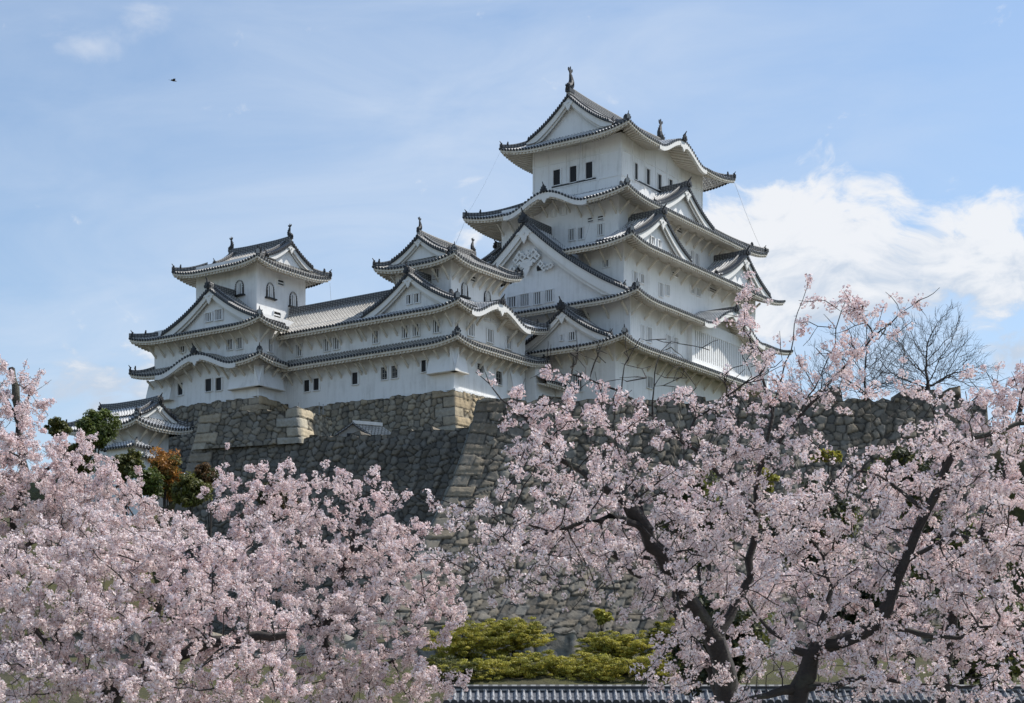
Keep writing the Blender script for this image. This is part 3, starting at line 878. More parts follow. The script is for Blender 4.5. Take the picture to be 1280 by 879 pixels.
r = skirt_mesh(Wt, SC, 'LRHB', 'tile_old'); soffit_mesh(Wt, SC, 'LRH', W3, r); hip_ridges(Wt, SC, [('L', 'R'), ('L', 'H'), ('B', 'R')], r)
brackets(Wt, SC, 'L', W3, r, 1.3); brackets(Wt, SC, 'R', W3, r, 1.1)
gable(Wt, 'L', -12.8, 3.1, 42.0, 43.85, 16.0, 7.1, ends=(1, -1), name='upper_roof', bh=0.42, geg=0.5, ridge_h=0.4, orn=0.0, mat='tile_old', wallback=0.5, tri_base=41.9)
shachihoko(Wt, -12.8, -15.7, 44.4, math.pi / 2, 0.62); shachihoko(Wt, -12.8, -7.5, 44.4, -math.pi / 2, 0.62)
windows(Wt, [
('y',-17.29,'open',[(-11.03,31.64,0.55,1.05)]),('y',-17.29,'lattice',[(-9.58,35.01,0.8,1.12),(-13.13,34.96,0.76,1.09),(-11.89,34.97,0.75,1.06),(-16.55,34.93,0.78,1.1)]),
('y',-17.29,'grid',[(-15.55,31.52,0.75,1.13),(-14.34,31.51,0.76,1.13)]),
('x',-7.74,'lattice',[(-14.81,34.94,0.93,1.14),(-11.87,34.9,0.96,1.16),(-8.91,34.82,0.99,1.16)]),
('x',-7.74,'vent',[(-12.3,36.35,0.9,0.32),(-10.9,36.35,0.9,0.32)]),
('x',-7.74,'grid',[(-13.46,31.71,1.0,0.8),(-10.55,31.33,1.04,1.21)]),
('y',-15.06,'lattice',[(-11.3,40.42,0.69,0.82)]),('x',-9.74,'vent',[(-11.81,40.4,0.86,0.5)]),('x',-9.74,'kato',[(-13.04,39.2,1.15,1.35),(-9.5,39.2,1.22,1.3)])])

def stone_drop(B, side_specs, name='stone_drop_bay'):
    """flared bay whose open underside guards the wall foot"""
    for side, s0, s1, o, z0, z1, out in side_specs:
        T = side_T(side); mb = MB()
        for s in (s0, s1):
            mb.face([T(s, o, z0), T(s, o + out, z0), T(s, o + 0.02, z1)], 'plaster')
        n = 6; rows = []
        for i in range(n + 1):
            f = i / n; rows.append([T(s0 + 0.0, o + out * (1 - f) ** 0.8, z0 + (z1 - z0) * f), T(s1, o + out * (1 - f) ** 0.8, z0 + (z1 - z0) * f)])
        mb.grid(rows, 'plaster'); mb.face([T(s0, o, z0 + .03), T(s1, o, z0 + .03), T(s1, o + out, z0 + .03), T(s0, o + out, z0 + .03)], 'black')
        mb.box(s0 - .04, s1 + .04, o, o + out + .05, z0 - .06, z0 + 0.0, 'eave', T)
        B.put(mb, name)
stone_drop(Wt, [('L', -10.3, -7.74 + .62, 17.29, 30.75, 32.9, 0.62), ('R', -17.29 - .62, -15.9, -7.74, 30.75, 32.9, 0.6), ('R', -9.0, -7.1, -7.74, 30.4, 33.0, 0.7)])

# ================================================================== CONNECTING CORRIDOR
Co = Bld('connecting_corridor', 'long two-storey white corridor between the left turret and the middle turret', 'corridor building', (-22, -13, 29.2))
WC = (-28.5, -18.0, -17.3, -10.5)
wall_box(Co, WC, 28.9, 37.2)
SD = Skirt((-27.4, -18.0, -18.9, -8.9), (-27.4, -18.0, -17.3, -10.5), 33.2, 0.85, 0.0, ends={'L': (-27.4, -18.0)})
r = skirt_mesh(Co, SD, 'L', 'tile_old'); soffit_mesh(Co, SD, 'L', WC, r); brackets(Co, SD, 'L', WC, r, 1.25, lohi=(-27, -18))
# the corridor's main roof slopes: split so nothing lies on the turret's own skirt
SE = Skirt((-29.9, -18.0, -18.9, -9.1), (-29.9, -18.0, -14.0, -13.98), 36.25, 3.3, 0.0, ends={'L': (-29.9, -18.0), 'B': (-29.9, -18.0)})
r = skirt_mesh(Co, SE, 'LB', 'tile_old'); soffit_mesh(Co, SE, 'L', WC, r); brackets(Co, SE, 'L', WC, r, 1.25, lohi=(-27, -18))
rm = MB(); rm.sweep([(-30.0 + 14.3 * i / 10, -14.0, 39.5) for i in range(11)], [(-.2, -.1), (.2, -.1), (.18, .45), (.1, .58), (-.1, .58), (-.18, .45)], 'ridge'); Co.put(rm, 'ridge', r)
windows(Co, [('y',-17.3,'lattice',[(-25.85,34.9,0.76,1.1),(-22.44,34.95,0.71,1.13),(-21.21,34.95,0.77,1.09)]),
('y',-17.3,'open',[(-24.89,31.43,0.7,1.1),(-23.71,31.44,0.69,1.12),(-19.01,31.45,0.7,1.1)])])

# ================================================================== LEFT TURRET
It = Bld('small_keep', 'white three-roofed turret at the far left with bell-shaped top windows', 'small keep', (-34, -15, 30.0))
I1 = (-41.38, -27.55, -21.05, -8); I3 = (-38.2, -30.15, -18.58, -11.64)
wall_box(It, I1, 29.0, 38.0); wall_box(It, I3, 37.0, 44.3)
SF = Skirt((-43.1, -25.85, -22.75, -6.5), (-41.38, -27.55, -21.05, -8), 33.35, 0.9, 0.5, kara={'L': [(-34.2, 5.3, 1.3)]}, ends={'R': (None, -18.75)}, uplen=4)
r = skirt_mesh(It, SF, 'LR', 'tile_old'); soffit_mesh(It, SF, 'LR', I1, r); hip_ridges(It, SF, [('L', 'R'), ('L', 'H')], r, h=.22)
brackets(It, SF, 'L', I1, r, 1.25); brackets(It, SF, 'R', I1, r, 1.2, lohi=(-21.05, -18))
ornament(It, (-34.2, -22.85, 34.75), (0, -1), r, 0.8)
kr = MB(); kr.sweep([(-34.2, -21.0 - 1.8 * i / 6, 34.7) for i in range(7)], [(-.13, -.1), (.13, -.1), (.13, .25), (-.13, .25)], 'ridge'); It.put(kr, 'ridge', r)
SG = Skirt((-43.1, -25.85, -22.75, -6.5), (-38.2, -30.15, -18.58, -11.64), 36.75, 1.8, 0.5, ends={'R': (None, -18.75)}, uplen=4)
r = skirt_mesh(It, SG, 'LRH', 'tile_old'); soffit_mesh(It, SG, 'LRH', I1, r); hip_ridges(It, SG, [('L', 'R'), ('L', 'H')], r)
brackets(It, SG, 'L', I1, r, 1.25); brackets(It, SG, 'R', I1, r, 1.2, lohi=(-21.05, -18))
# inner part of the right-hand slope, inside the valley
gi = gable(It, 'L', -33.0, 6.4, 37.25, 40.75, 22.1, 18.4, name='dormer_gable', bh=0.55, geg=0.85, orn=0.85, mat='tile_old')
windows(It, [('y', -21.415, 'lattice', [(-33.6, 38.25, 0.9, 0.8), (-32.25, 38.3, 0.95, 0.95)])], gi)
SH = Skirt((-39.9, -28.5, -20.18, -9.66), (-37.6, -30.0, -17.6, -12.3), 43.3, 1.15, 0.5, uplen=3.8)
r = skirt_mesh(It, SH, 'LRHB', 'tile_old'); soffit_mesh(It, SH, 'LRH', I3, r); hip_ridges(It, SH, [('L', 'R'), ('L', 'H'), ('B', 'R')], r)
gable(It, 'R', -14.95, 3.1, 44.3, 46.1, -28.95, -37.3, ends=(1, -1), name='upper_roof', bh=0.45, geg=0.55, ridge_h=0.42, orn=0.0, mat='tile_old', wallback=0.5, tri_base=44.0)
shachihoko(It, -29.2, -14.95, 46.65, math.pi, 0.64); shachihoko(It, -37.0, -14.95, 46.65, 0, 0.64)
windows(It, [
('y',-18.58,'kato',[(-32.35,41.5,1.36,1.47)]),('x',-30.15,'kato',[(-16.74,41.3,1.3,1.52),(-13.48,41.1,1.3,1.5)]),
('x',-30.15,'vent',[(-15.3,42.3,0.87,0.5),(-15.81,39.07,0.96,0.6)]),
('y',-21.05,'lattice',[(-37.48,35.75,0.84,0.6),(-31.18,35.42,0.86,0.98),(-29.9,35.38,0.77,1.06)]),('x',-27.55,'lattice',[(-19.55,35.13,0.71,1.18)]),
('y',-21.05,'open',[(-37.74,31.96,0.7,1.17),(-33.97,31.91,0.82,1.2),(-32.63,31.85,0.76,1.2)]),
('y',-21.05,'vent',[(-36.46,33.34,0.88,0.5),(-31.66,33.2,0.86,0.45)])])
stone_drop(It, [('L', -30.9, -27.55 + .65, 21.05, 31.05, 33.0, 0.65), ('R', -21.05 - .65, -18.2, -27.55, 31.05, 33.0, 0.65), ('L', -41.38 - .6, -38.6, 21.05, 31.0, 33.2, 0.7)])

# ================================================================== SMALL PASSAGE between middle turret and keep
Pa = Bld('gate_passage', 'low white gate passage half hidden between the middle turret and the keep', 'gatehouse', (-6, -4.5, 28.5))
WP = (-12, -6.6, -6.1, -2.75)
wall_box(Pa, WP, 28.0, 33.0)
SP = Skirt((-12, -5.3, -6.1, -2.75), (-12, -9.3, -6.1, -2.75), 31.6, 1.9, 0.0, ends={'R': (-6.1, -2.75)})
r = skirt_mesh(Pa, SP, 'R', 'tile_old'); soffit_mesh(Pa, SP, 'R', WP, r)
windows(Pa, [('x', -6.6, 'grid', [(-4.9, 30.1, 0.6, 0.9)])])

# ================================================================== LOWER GATEHOUSE at the left
Gt = Bld('gatehouse', 'low white gatehouse with grey tiled roof below the left turret', 'gatehouse', (-35.6, -29.5, 21.0))
WG = (-39.6, -32.6, -31.4, -27.6)
wall_box(Gt, WG, 19.5, 27.0)
gx = Skirt((-41.2, -31.0, -33.0, -26.0), (-39.2, -32.6, -31.2, -27.8), 26.45, 1.2, 0.45, uplen=3)
r = skirt_mesh(Gt, gx, 'LRHB', 'tile'); soffit_mesh(Gt, gx, 'LR', WG, r); hip_ridges(Gt, gx, [('L', 'R'), ('L', 'H'), ('B', 'R')], r)
brackets(Gt, gx, 'L', WG, r, 1.3); brackets(Gt, gx, 'R', WG, r, 1.2)
gable(Gt, 'R', -29.5, 2.2, 27.45, 28.75, -31.7, -39.4, ends=(1, -1), name='upper_roof', bh=0.36, geg=0.45, ridge_h=0.4, orn=0.7, mat='tile', wallback=0.45, tri_base=27.3)
# little pent roofs on the wall under it
for (x0_, x1_, y_, z_) in ((-35.6, -30.9, -33.3, 24.35), (-31.0, -28.3, -34.6, 22.9)):
    q = Skirt((x0_, x1_, y_, y_ + 2.2), (x0_ + .9, x1_ - .9, y_ + 1.09, y_ + 1.11), z_, 0.62, 0.12, uplen=1)
    r = skirt_mesh(Gt, q, 'LRHB', 'tile'); hip_ridges(Gt, q, [('L', 'R')], r, 0.1, 0.16, deco=False)
    wall_box(Gt, (x0_ + .5, x1_ - .5, y_ + .55, y_ + 1.65), 12.0, z_ + .15, 'low_wall')

# ================================================================== lightning cables
for (a, b_) in (((-17.35, 3.45, 57.7), (-19.9, 1.0, 50.9)), ((-19.9, 0.9, 50.5), (-20.6, -2.6, 44.0)), ((-2.3, 25.5, 57.6), (-0.9, 29.2, 50.9)), ((-28.6, -9.8, 43.2), (-27.4, -10.8, 39.5)),
                ((-7.5, 3.2, 57.4), (-6.5, 1.0, 51.0)), ((-4.8, 1.4, 49.6), (-5.6, -0.6, 43.5))):
    mb = MB(); A = Vector(a); Bv = Vector(b_)
    pts = [tuple(A.lerp(Bv, i / 8) + Vector((0, 0, -0.25 * math.sin(math.pi * i / 8)))) for i in range(9)]
    mb.sweep([(p[0], p[1], p[2]) for p in pts], [(-.012, -.012), (.012, -.012), (.012, .012), (-.012, .012)], 'metal')
    (It if a[0] < -25 else K).put(mb, 'lightning_cable')

# ================================================================== numpy mesh helper
def np_mesh(name, V, F, mats, tone=None, parent=None, smooth=False, loc=None, midx=None):
    """V (n,3), F (m,k) int"""
    V = np.asarray(V, dtype=np.float32); F = np.asarray(F, dtype=np.int32)
    if loc is not None: V = V - np.asarray(loc, dtype=np.float32)
    me = bpy.data.meshes.new(name)
    me.vertices.add(len(V)); me.vertices.foreach_set('co', V.ravel())
    k = F.shape[1]
    me.loops.add(F.size); me.loops.foreach_set('vertex_index', F.ravel())
    me.polygons.add(len(F)); me.polygons.foreach_set('loop_start', np.arange(0, F.size, k, dtype=np.int32))
    if smooth: me.polygons.foreach_set('use_smooth', np.ones(len(F), dtype=bool))
    for m_ in mats: me.materials.append(M[m_])
    if midx is not None: me.polygons.foreach_set('material_index', np.asarray(midx, dtype=np.int32))
    if tone is not None:
        a = me.attributes.new('tone', 'FLOAT_COLOR', 'POINT')
        t4 = np.ones((len(V), 4), dtype=np.float32); t4[:, :3] = tone
        a.data.foreach_set('color', t4.ravel())
    me.update(calc_edges=True)
    o = bpy.data.objects.new(name, me); col.objects.link(o)
    if parent: o.parent = parent
    if loc is not None and parent is None: o.location = loc
    return o

def vnoise(x, y, seed=0):
    """smooth value noise, arrays in, -1..1"""
    r_ = np.random.default_rng(seed); tab = r_.random((256, 256)) * 2 - 1
    xi = np.floor(x).astype(int); yi = np.floor(y).astype(int); fx = x - xi; fy = y - yi
    fx = fx * fx * (3 - 2 * fx); fy = fy * fy * (3 - 2 * fy)
    g_ = lambda a, b: tab[a % 256, b % 256]
    return (g_(xi, yi) * (1 - fx) + g_(xi + 1, yi) * fx) * (1 - fy) + (g_(xi, yi + 1) * (1 - fx) + g_(xi + 1, yi + 1) * fx) * fy

# ================================================================== DRY STONE WALLS
def stone_pattern(u, v, seed, cw, ch, tone, Ltot, cornL, cornR, sprd=0.55):
    r_ = np.random.default_rng(seed)
    # warp so courses wander
    uu = u + 0.25 * vnoise(u * .7, v * .7, seed + 1); vv = v + 0.22 * vnoise(u * .6 + 9, v * .8, seed + 2)
    N = 257
    jx = r_.random((N, N)) * .84 + .08; jy = r_.random((N, N)) * .8 + .1
    sz = r_.random((N, N)) * 0.5
    ci = np.floor(uu / cw).astype(int); cj = np.floor(vv / ch).astype(int)
    d1 = np.full(u.shape, 9.0); d2 = np.full(u.shape, 9.0); idx = np.zeros(u.shape, int)
    for a in (-2, -1, 0, 1, 2):
        for b in (-2, -1, 0, 1, 2):
            I = ci + a; J = cj + b
            sx_ = (I + jx[I % N, J % N]) * cw; sy_ = (J + jy[I % N, J % N]) * ch
            dx = (uu - sx_) / cw; dy = (vv - sy_) / ch
            dd = np.sqrt(dx * dx + dy * dy) - sz[I % N, J % N] * 0.42
            new = dd < d1
            d2 = np.where(new, d1, np.minimum(d2, dd)); idx = np.where(new, (I % N) * N + J % N, idx); d1 = np.where(new, dd, d1)
    edge = (d2 - d1) * min(cw, ch) * 0.6
    # squared corner stones, long and short in turn
    for flag, dist in ((cornL, u), (cornR, Ltot - u)):
        if not flag: continue
        rh = 0.86; row = np.floor((vv * 0.3 + v * 0.7) / rh).astype(int)
        rw_ = r_.random(400)
        Lr = np.where((row + (1 if dist is u else 0)) % 2 == 0, 2.1, 1.15) + rw_[row % 400] * 0.35
        ins = dist < Lr
        fy = (vv * 0.3 + v * 0.7) / rh - row
        e2 = np.minimum(np.minimum(fy, 1 - fy) * rh, np.minimum(Lr - dist, dist + 0.6))
        edge = np.where(ins, e2, np.minimum(edge, np.abs(dist - Lr) + 0.0)); idx = np.where(ins, 50000 + row + (7000 if dist is u else 0), idx)
    h1 = ((idx * 7919 + seed * 131) % 1009) / 1009.0; h2 = ((idx * 104729 + seed * 17) % 997) / 997.0; h3 = ((idx * 1299709) % 991) / 991.0
    t = np.clip(edge / 0.055, 0, 1); t = t * t * (3 - 2 * t)
    disp = 0.13 * t + (h1 - .5) * 0.12 * t + ((h2 - .5) * 0.30 * (u % cw) + (h3 - .5) * .26 * (v % ch)) * t + 0.025 * vnoise(u * 3, v * 3, seed + 5)
    k = (1 - sprd / 2) + sprd * h2 * 1.3
    k = k + 0.10 * vnoise(u * .15, v * .2, seed + 8)
    c = np.array(tone)[None, :] * k[:, None]
    c = np.where((idx >= 50000)[:, None], c * 1.22, c * .93)
    c = c * (1 + (h3[:, None] - .5) * np.array([[0.16, 0.04, -0.14]]))
    joint = np.array([[0.016, 0.014, 0.011]])
    tt = (np.clip(edge / 0.075, 0, 1) ** .8)[:, None]
    return disp, joint + (c - joint) * tt

def stone_face(A, B, nA, nB, zt0, zt1, zb, batter, seed, cw=0.70, ch=0.54, tone=(.17, .16, .13), cornL=False, cornR=False, res=0.095, rough_top=0.18, top_depth=1.0, sprd=.55):
    """one face between top corners A and B (x, y); nA / nB directions in which the corners move outward per metre of batter"""
    A = np.array(A, float); B = np.array(B, float); nA = np.array(nA, float); nB = np.array(nB, float)
    L = np.linalg.norm(B - A); Hh = max(zt0, zt1) - zb
    nu = int(L / res) + 1; nv = int(Hh / res) + 1
    U, Vv = np.meshgrid(np.linspace(0, 1, nu + 1), np.linspace(0, 1, nv + 1))
    zt = zt0 + (zt1 - zt0) * U
    # stepped ragged top
    r_ = np.random.default_rng(seed + 77); st = r_.random(int(L) + 4)
    zt = zt + rough_top * (st[(U * L / 0.95).astype(int) % len(st)] - 0.5) + rough_top * .3 * vnoise(U * L * 1.5, U * 0, seed)
    dep = Vv * (zt - zb); z = zt - dep
    b_ = batter(dep)
    P0x = A[0] + nA[0] * b_; P0y = A[1] + nA[1] * b_; P1x = B[0] + nB[0] * b_; P1y = B[1] + nB[1] * b_
    X = P0x + (P1x - P0x) * U; Y = P0y + (P1y - P0y) * U
    t = (B - A) / L; n = np.array([t[1], -t[0]])
    if n @ (nA + nB) < 0: n = -n
    # true distance along the (widening) face
    uu = U * np.hypot(P1x - P0x, P1y - P0y)
    Lrow = np.hypot(P1x - P0x, P1y - P0y)
    disp, tn = stone_pattern(uu.ravel(), (50 - z).ravel(), seed, cw, ch, tone, Lrow.ravel(), cornL, cornR, sprd)
    disp = disp.reshape(U.shape)
    fall = np.minimum(1, np.minimum(uu, Lrow - uu) / 0.12)
    disp = disp * fall
    X = X + n[0] * disp; Y = Y + n[1] * disp
    V = np.stack([X, Y, z], -1).reshape(-1, 3)
    ii = np.arange((nu + 1) * (nv + 1)).reshape(nv + 1, nu + 1)
    F = np.stack([ii[:-1, :-1], ii[:-1, 1:], ii[1:, 1:], ii[1:, :-1]], -1).reshape(-1, 4)
    # top ledge going back
    top = V[:nu + 1].copy(); back = top.copy(); back[:, 0] -= n[0] * top_depth; back[:, 1] -= n[1] * top_depth; back[:, 2] += 0.02
    i0 = len(V); V = np.vstack([V, back])
    tl = np.arange(nu + 1); F2 = np.stack([tl[:-1], tl[1:], i0 + tl[1:], i0 + tl[:-1]], -1)
    F = np.vstack([F, F2]); tn = np.vstack([tn, tn[:nu + 1]])
    return V, F, tn

def stone_wall(name, label, cat, faces, parts=None, group=None):
    base = (faces[0][0][0][0], faces[0][0][0][1], faces[0][0][6])
    t = thing(name, label, cat, base, 0, group)
    for args, kw in faces:
        V, F, tn = stone_face(*args, **kw)
        np_mesh('wall_face', V, F, ['stone'], tn, parent=t, smooth=False, loc=base)
    return t

def cxy(x, y): return c2w(x, y)[:2]
nL = (-YV[0], -YV[1]); nR = XH; nC = (nL[0] + nR[0], nL[1] + nR[1]); nCh = (nL[0] - nR[0], nL[1] - nR[1])
bat_small = lambda d: 0.16 * d + 0.006 * d * d
bat_big = lambda d: 0.21 * d + 0.0125 * d * d
warm_sunlit = (0.31, 0.25, 0.165); grey = (0.19, 0.17, 0.135); dark = (0.135, 0.13, 0.11)  # the warm tone paints sunlight into the right-hand base faces

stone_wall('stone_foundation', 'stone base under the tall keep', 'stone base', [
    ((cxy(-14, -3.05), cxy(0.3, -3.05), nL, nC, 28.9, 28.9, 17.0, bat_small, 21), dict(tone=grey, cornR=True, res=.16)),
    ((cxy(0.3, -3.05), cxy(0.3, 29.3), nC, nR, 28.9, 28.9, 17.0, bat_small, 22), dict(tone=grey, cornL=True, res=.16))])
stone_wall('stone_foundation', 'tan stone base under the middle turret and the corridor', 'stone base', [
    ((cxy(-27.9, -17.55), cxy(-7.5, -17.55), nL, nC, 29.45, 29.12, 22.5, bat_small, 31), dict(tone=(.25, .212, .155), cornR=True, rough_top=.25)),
    ((cxy(-7.5, -17.55), cxy(-7.5, -5.5), nC, nR, 29.12, 29.12, 22.5, bat_small, 32), dict(tone=warm_sunlit, cornL=True, rough_top=.1))])
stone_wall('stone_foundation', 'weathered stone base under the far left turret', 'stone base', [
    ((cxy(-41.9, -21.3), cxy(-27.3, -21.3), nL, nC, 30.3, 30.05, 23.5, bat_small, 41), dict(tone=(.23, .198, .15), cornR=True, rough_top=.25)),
    ((cxy(-27.3, -21.3), cxy(-27.3, -17.3), nC, nR, 30.05, 29.9, 23.5, bat_small, 42), dict(tone=warm_sunlit, cornL=True))])
# white plaster kerb along the foot of the walls
def kerb(B, s0, s1, plane, z, side):
    mb = MB(); T = side_T(side); o = plane if side == 'R' else -plane
    mb.box(s0, s1, o - .1, o + .32, z - .12, z + .12, 'plaster', T); B.put(mb, 'plaster_kerb')
kerb(Wt, -17.5, -6.2, -7.74, 29.16, 'R'); kerb(It, -21.2, -19.4, -27.55, 30.1, 'R')

# the terrace wall running left from the bastion, and the block standing on it
tA, tB = (-27.9, 148.9), (-2.6, 139.7); tl = Vector((tB[0] - tA[0], tB[1] - tA[1])).normalized(); tn_ = (tl.y, -tl.x)
nCl = (tn_[0] - tl.x, tn_[1] - tl.y)
stone_wall('stone_wall', 'long dark terrace wall between the square block and the bastion corner', 'stone wall', [
    ((tA, tB, nCl, tn_, 24.1, 24.1, 3.0, bat_small, 51), dict(tone=(.15, .135, .112), cornL=True, rough_top=.35, top_depth=6))])
bN = Vector((-18.2, 145.55)); bL = bN - tl * 9.6; bR = bN + Vector((-tn_[0], -tn_[1])) * 6.0
nBc = (tn_[0] + tl.x, tn_[1] + tl.y)
stone_wall('stone_wall', 'square block of masonry rising at the left end of the terrace wall', 'stone wall', [
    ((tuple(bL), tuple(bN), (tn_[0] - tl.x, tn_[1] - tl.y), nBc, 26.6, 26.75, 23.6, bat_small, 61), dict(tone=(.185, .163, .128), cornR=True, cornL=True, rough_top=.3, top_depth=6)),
    ((tuple(bN), tuple(bR), nBc, tuple(tl), 26.75, 26.75, 23.6, bat_small, 62), dict(tone=(.30, .26, .19), cornL=True, rough_top=.2))])  # paler stone on this right face has the sunlight painted in
# bastion: big battered wall facing the square
stone_wall('stone_bastion', 'huge sloping bastion wall with squared corner stones under the keep', 'stone wall', [
    (((-2.7, 134.0), (38.0, 136.5), (-1.0, -1.0), (0.05, -1.0), 25.2, 25.6, 3.5, bat_big, 71), dict(tone=(.185, .160, .125), cornL=True, rough_top=.5, cw=.80, ch=.60, sprd=.6, top_depth=14)),
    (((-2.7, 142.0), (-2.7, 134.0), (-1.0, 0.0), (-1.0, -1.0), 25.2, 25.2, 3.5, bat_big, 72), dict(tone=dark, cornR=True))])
stone_wall('stone_wall', 'rough lower retaining wall of big boulders behind the mossy shrubs', 'stone wall', [
    (((-30.0, 111.0), (42.0, 110.0), (0, -1), (0, -1), 5.7, 5.4, -0.9, lambda d: .35 * d, 81), dict(tone=(.19, .172, .14), cw=1.05, ch=.85, rough_top=.9, res=.2, top_depth=18, sprd=.6))])
stone_wall('stone_wall', 'broken top course of boulders at the right end of the bastion', 'stone wall', [
    (((15.0, 135.6), (36.0, 136.9), (-.2, -1), (.2, -1), 25.8, 26.2, 24.4, bat_small, 91), dict(tone=(.15, .128, .10), cw=1.3, ch=.8, rough_top=1.3, res=.14, top_depth=3))])

# ================================================================== TERRAIN
def ss(a, b, x):
    t = np.clip((x - a) / (b - a), 0, 1); return t * t * (3 - 2 * t)
def terrain_h(X, Y):
    h = -1.7 + 5.6 * ss(72, 108, Y) + 0.2 * ss(110.5, 113, Y) + 1.6 * ss(113, 122, Y)
    line = np.where(X > -2.0, 137.5, 140.2 + (-2.6 - X) * 0.3636)
    left = ss(26, 33, -X)
    h = h + left * 11.5 * ss(112, 147, Y)
    up = ss(0.3, 1.6, Y - line) * (1 - left) + left * ss(148, 166, Y)
    edge = ss(38, 60, X); up = up * (1 - edge) + edge * ss(100, 165, Y)
    h = h * (1 - up) + 23.9 * up
    h = h - 20 * ss(250, 420, Y)
    return h
xs = np.concatenate([np.linspace(-400, -60, 30)[:-1], np.linspace(-60, 60, 170), np.linspace(60, 400, 30)[1:]])
ys = np.concatenate([np.linspace(58, 112, 50)[:-1], np.linspace(112, 165, 110), np.linspace(165, 430, 40)[1:]])
Xg, Yg = np.meshgrid(xs, ys)
Zg = terrain_h(Xg, Yg) + 0.3 * vnoise(Xg * .4, Yg * .4, 3)
ii = np.arange(Xg.size).reshape(Xg.shape)
Ft = np.stack([ii[:-1, :-1], ii[:-1, 1:], ii[1:, 1:], ii[1:, :-1]], -1).reshape(-1, 4)

m, k, b = new_mat('hillside_grass'); t = k.n('ShaderNodeTexCoord')
n1 = k.noise(t.outputs['Object'], .25, 6, .65).outputs[0]; n2 = k.noise(t.outputs['Object'], 3, 6, .7).outputs[0]
k.link(k.mix(k.smooth(n1, .4, .65), k.mix(n2, (.03, .032, .010, 1), (.12, .115, .025, 1)), k.mix(n2, (.03, .026, .016, 1), (.09, .08, .035, 1))), b.inputs['Base Color']); b.inputs['Roughness'].default_value = .95
bp = k.n('ShaderNodeBump'); bp.inputs['Strength'].default_value = .8; bp.inputs['Distance'].default_value = .3; k.link(n2, bp.inputs['Height']); k.link(bp.outputs[0], b.inputs['Normal'])
M['hill'] = m
m, k, b = new_mat('square_gravel'); t = k.n('ShaderNodeTexCoord')
n1 = k.noise(t.outputs['Object'], .15, 5, .6).outputs[0]; n2 = k.noise(t.outputs['Object'], 14, 6, .7).outputs[0]
k.link(k.mix(k.math('MULTIPLY_ADD', n2, .6, k.math('MULTIPLY', n1, .4)), (.13, .12, .10, 1), (.30, .28, .24, 1)), b.inputs['Base Color']); b.inputs['Roughness'].default_value = .95
M['gravel'] = m
hill = np_mesh('hill', np.stack([Xg, Yg, Zg], -1).reshape(-1, 3), Ft, ['hill'], smooth=True); tag(hill, kind='structure')
gm = MB(); S_ = 9000
gm.face([(-S_, -S_, -1.72), (S_, -S_, -1.72), (S_, S_, -1.72), (-S_, S_, -1.72)], 'gravel')
tag(gm.build('ground'), kind='structure')

# ================================================================== LEAVES
def leaf_mat(name, rough=0.6, trans=0.35):
    m = bpy.data.materials.new(name); m.use_nodes = True; t = m.node_tree; t.nodes.clear(); k = NG(t)
    a = k.n('ShaderNodeAttribute', attribute_name='tone')
    geo = k.n('ShaderNodeNewGeometry')
    f = k.math('MULTIPLY_ADD', geo.outputs['Random Per Island'], 0.7, 0.65)
    mx = k.n('ShaderNodeVectorMath', operation='SCALE'); k.link(a.outputs['Color'], mx.inputs[0]); k.link(f, mx.inputs['Scale'])
    d = k.n('ShaderNodeBsdfPrincipled'); k.link(mx.outputs[0], d.inputs['Base Color']); d.inputs['Roughness'].default_value = rough
    tr = k.n('ShaderNodeBsdfTranslucent'); k.link(mx.outputs[0], tr.inputs[0])
    ms = k.n('ShaderNodeMixShader'); ms.inputs[0].default_value = trans; k.link(d.outputs[0], ms.inputs[1]); k.link(tr.outputs[0], ms.inputs[2])
    o = k.n('ShaderNodeOutputMaterial'); k.link(ms.outputs[0], o.inputs[0]); return m
M['leaf'] = leaf_mat('leaves')
m, k, b = new_mat('bark'); t = k.n('ShaderNodeTexCoord')
mp = k.n('ShaderNodeMapping'); k.link(t.outputs['Object'], mp.inputs[0]); mp.inputs['Scale'].default_value = (1, 1, 3.5)
n1 = k.noise(mp.outputs[0], 9, 6, .7).outputs[0]; n2 = k.noise(t.outputs['Object'], 1.6, 4, .6).outputs[0]
k.link(k.mix(k.smooth(n2, .55, .7), k.mix(n1, (.014, .012, .011, 1), (.058, .049, .044, 1)), (.075, .076, .055, 1)), b.inputs['Base Color']); b.inputs['Roughness'].default_value = .85
bp = k.n('ShaderNodeBump'); bp.inputs['Strength'].default_value = .7; bp.inputs['Distance'].default_value = .03; k.link(n1, bp.inputs['Height']); k.link(bp.outputs[0], b.inputs['Normal'])
M['bark'] = m
M['twig'] = solid('bare_twig', (.045, .038, .035), .8, .3, 2)

def at(px, py, Y): return np.array([(px - 640) / 2131.0 * Y, Y, (901.2 - py) / 2131.0 * Y])

def rand_dirs(n, r_):
    v = r_.normal(size=(n, 3)); return v / np.linalg.norm(v, axis=1)[:, None]

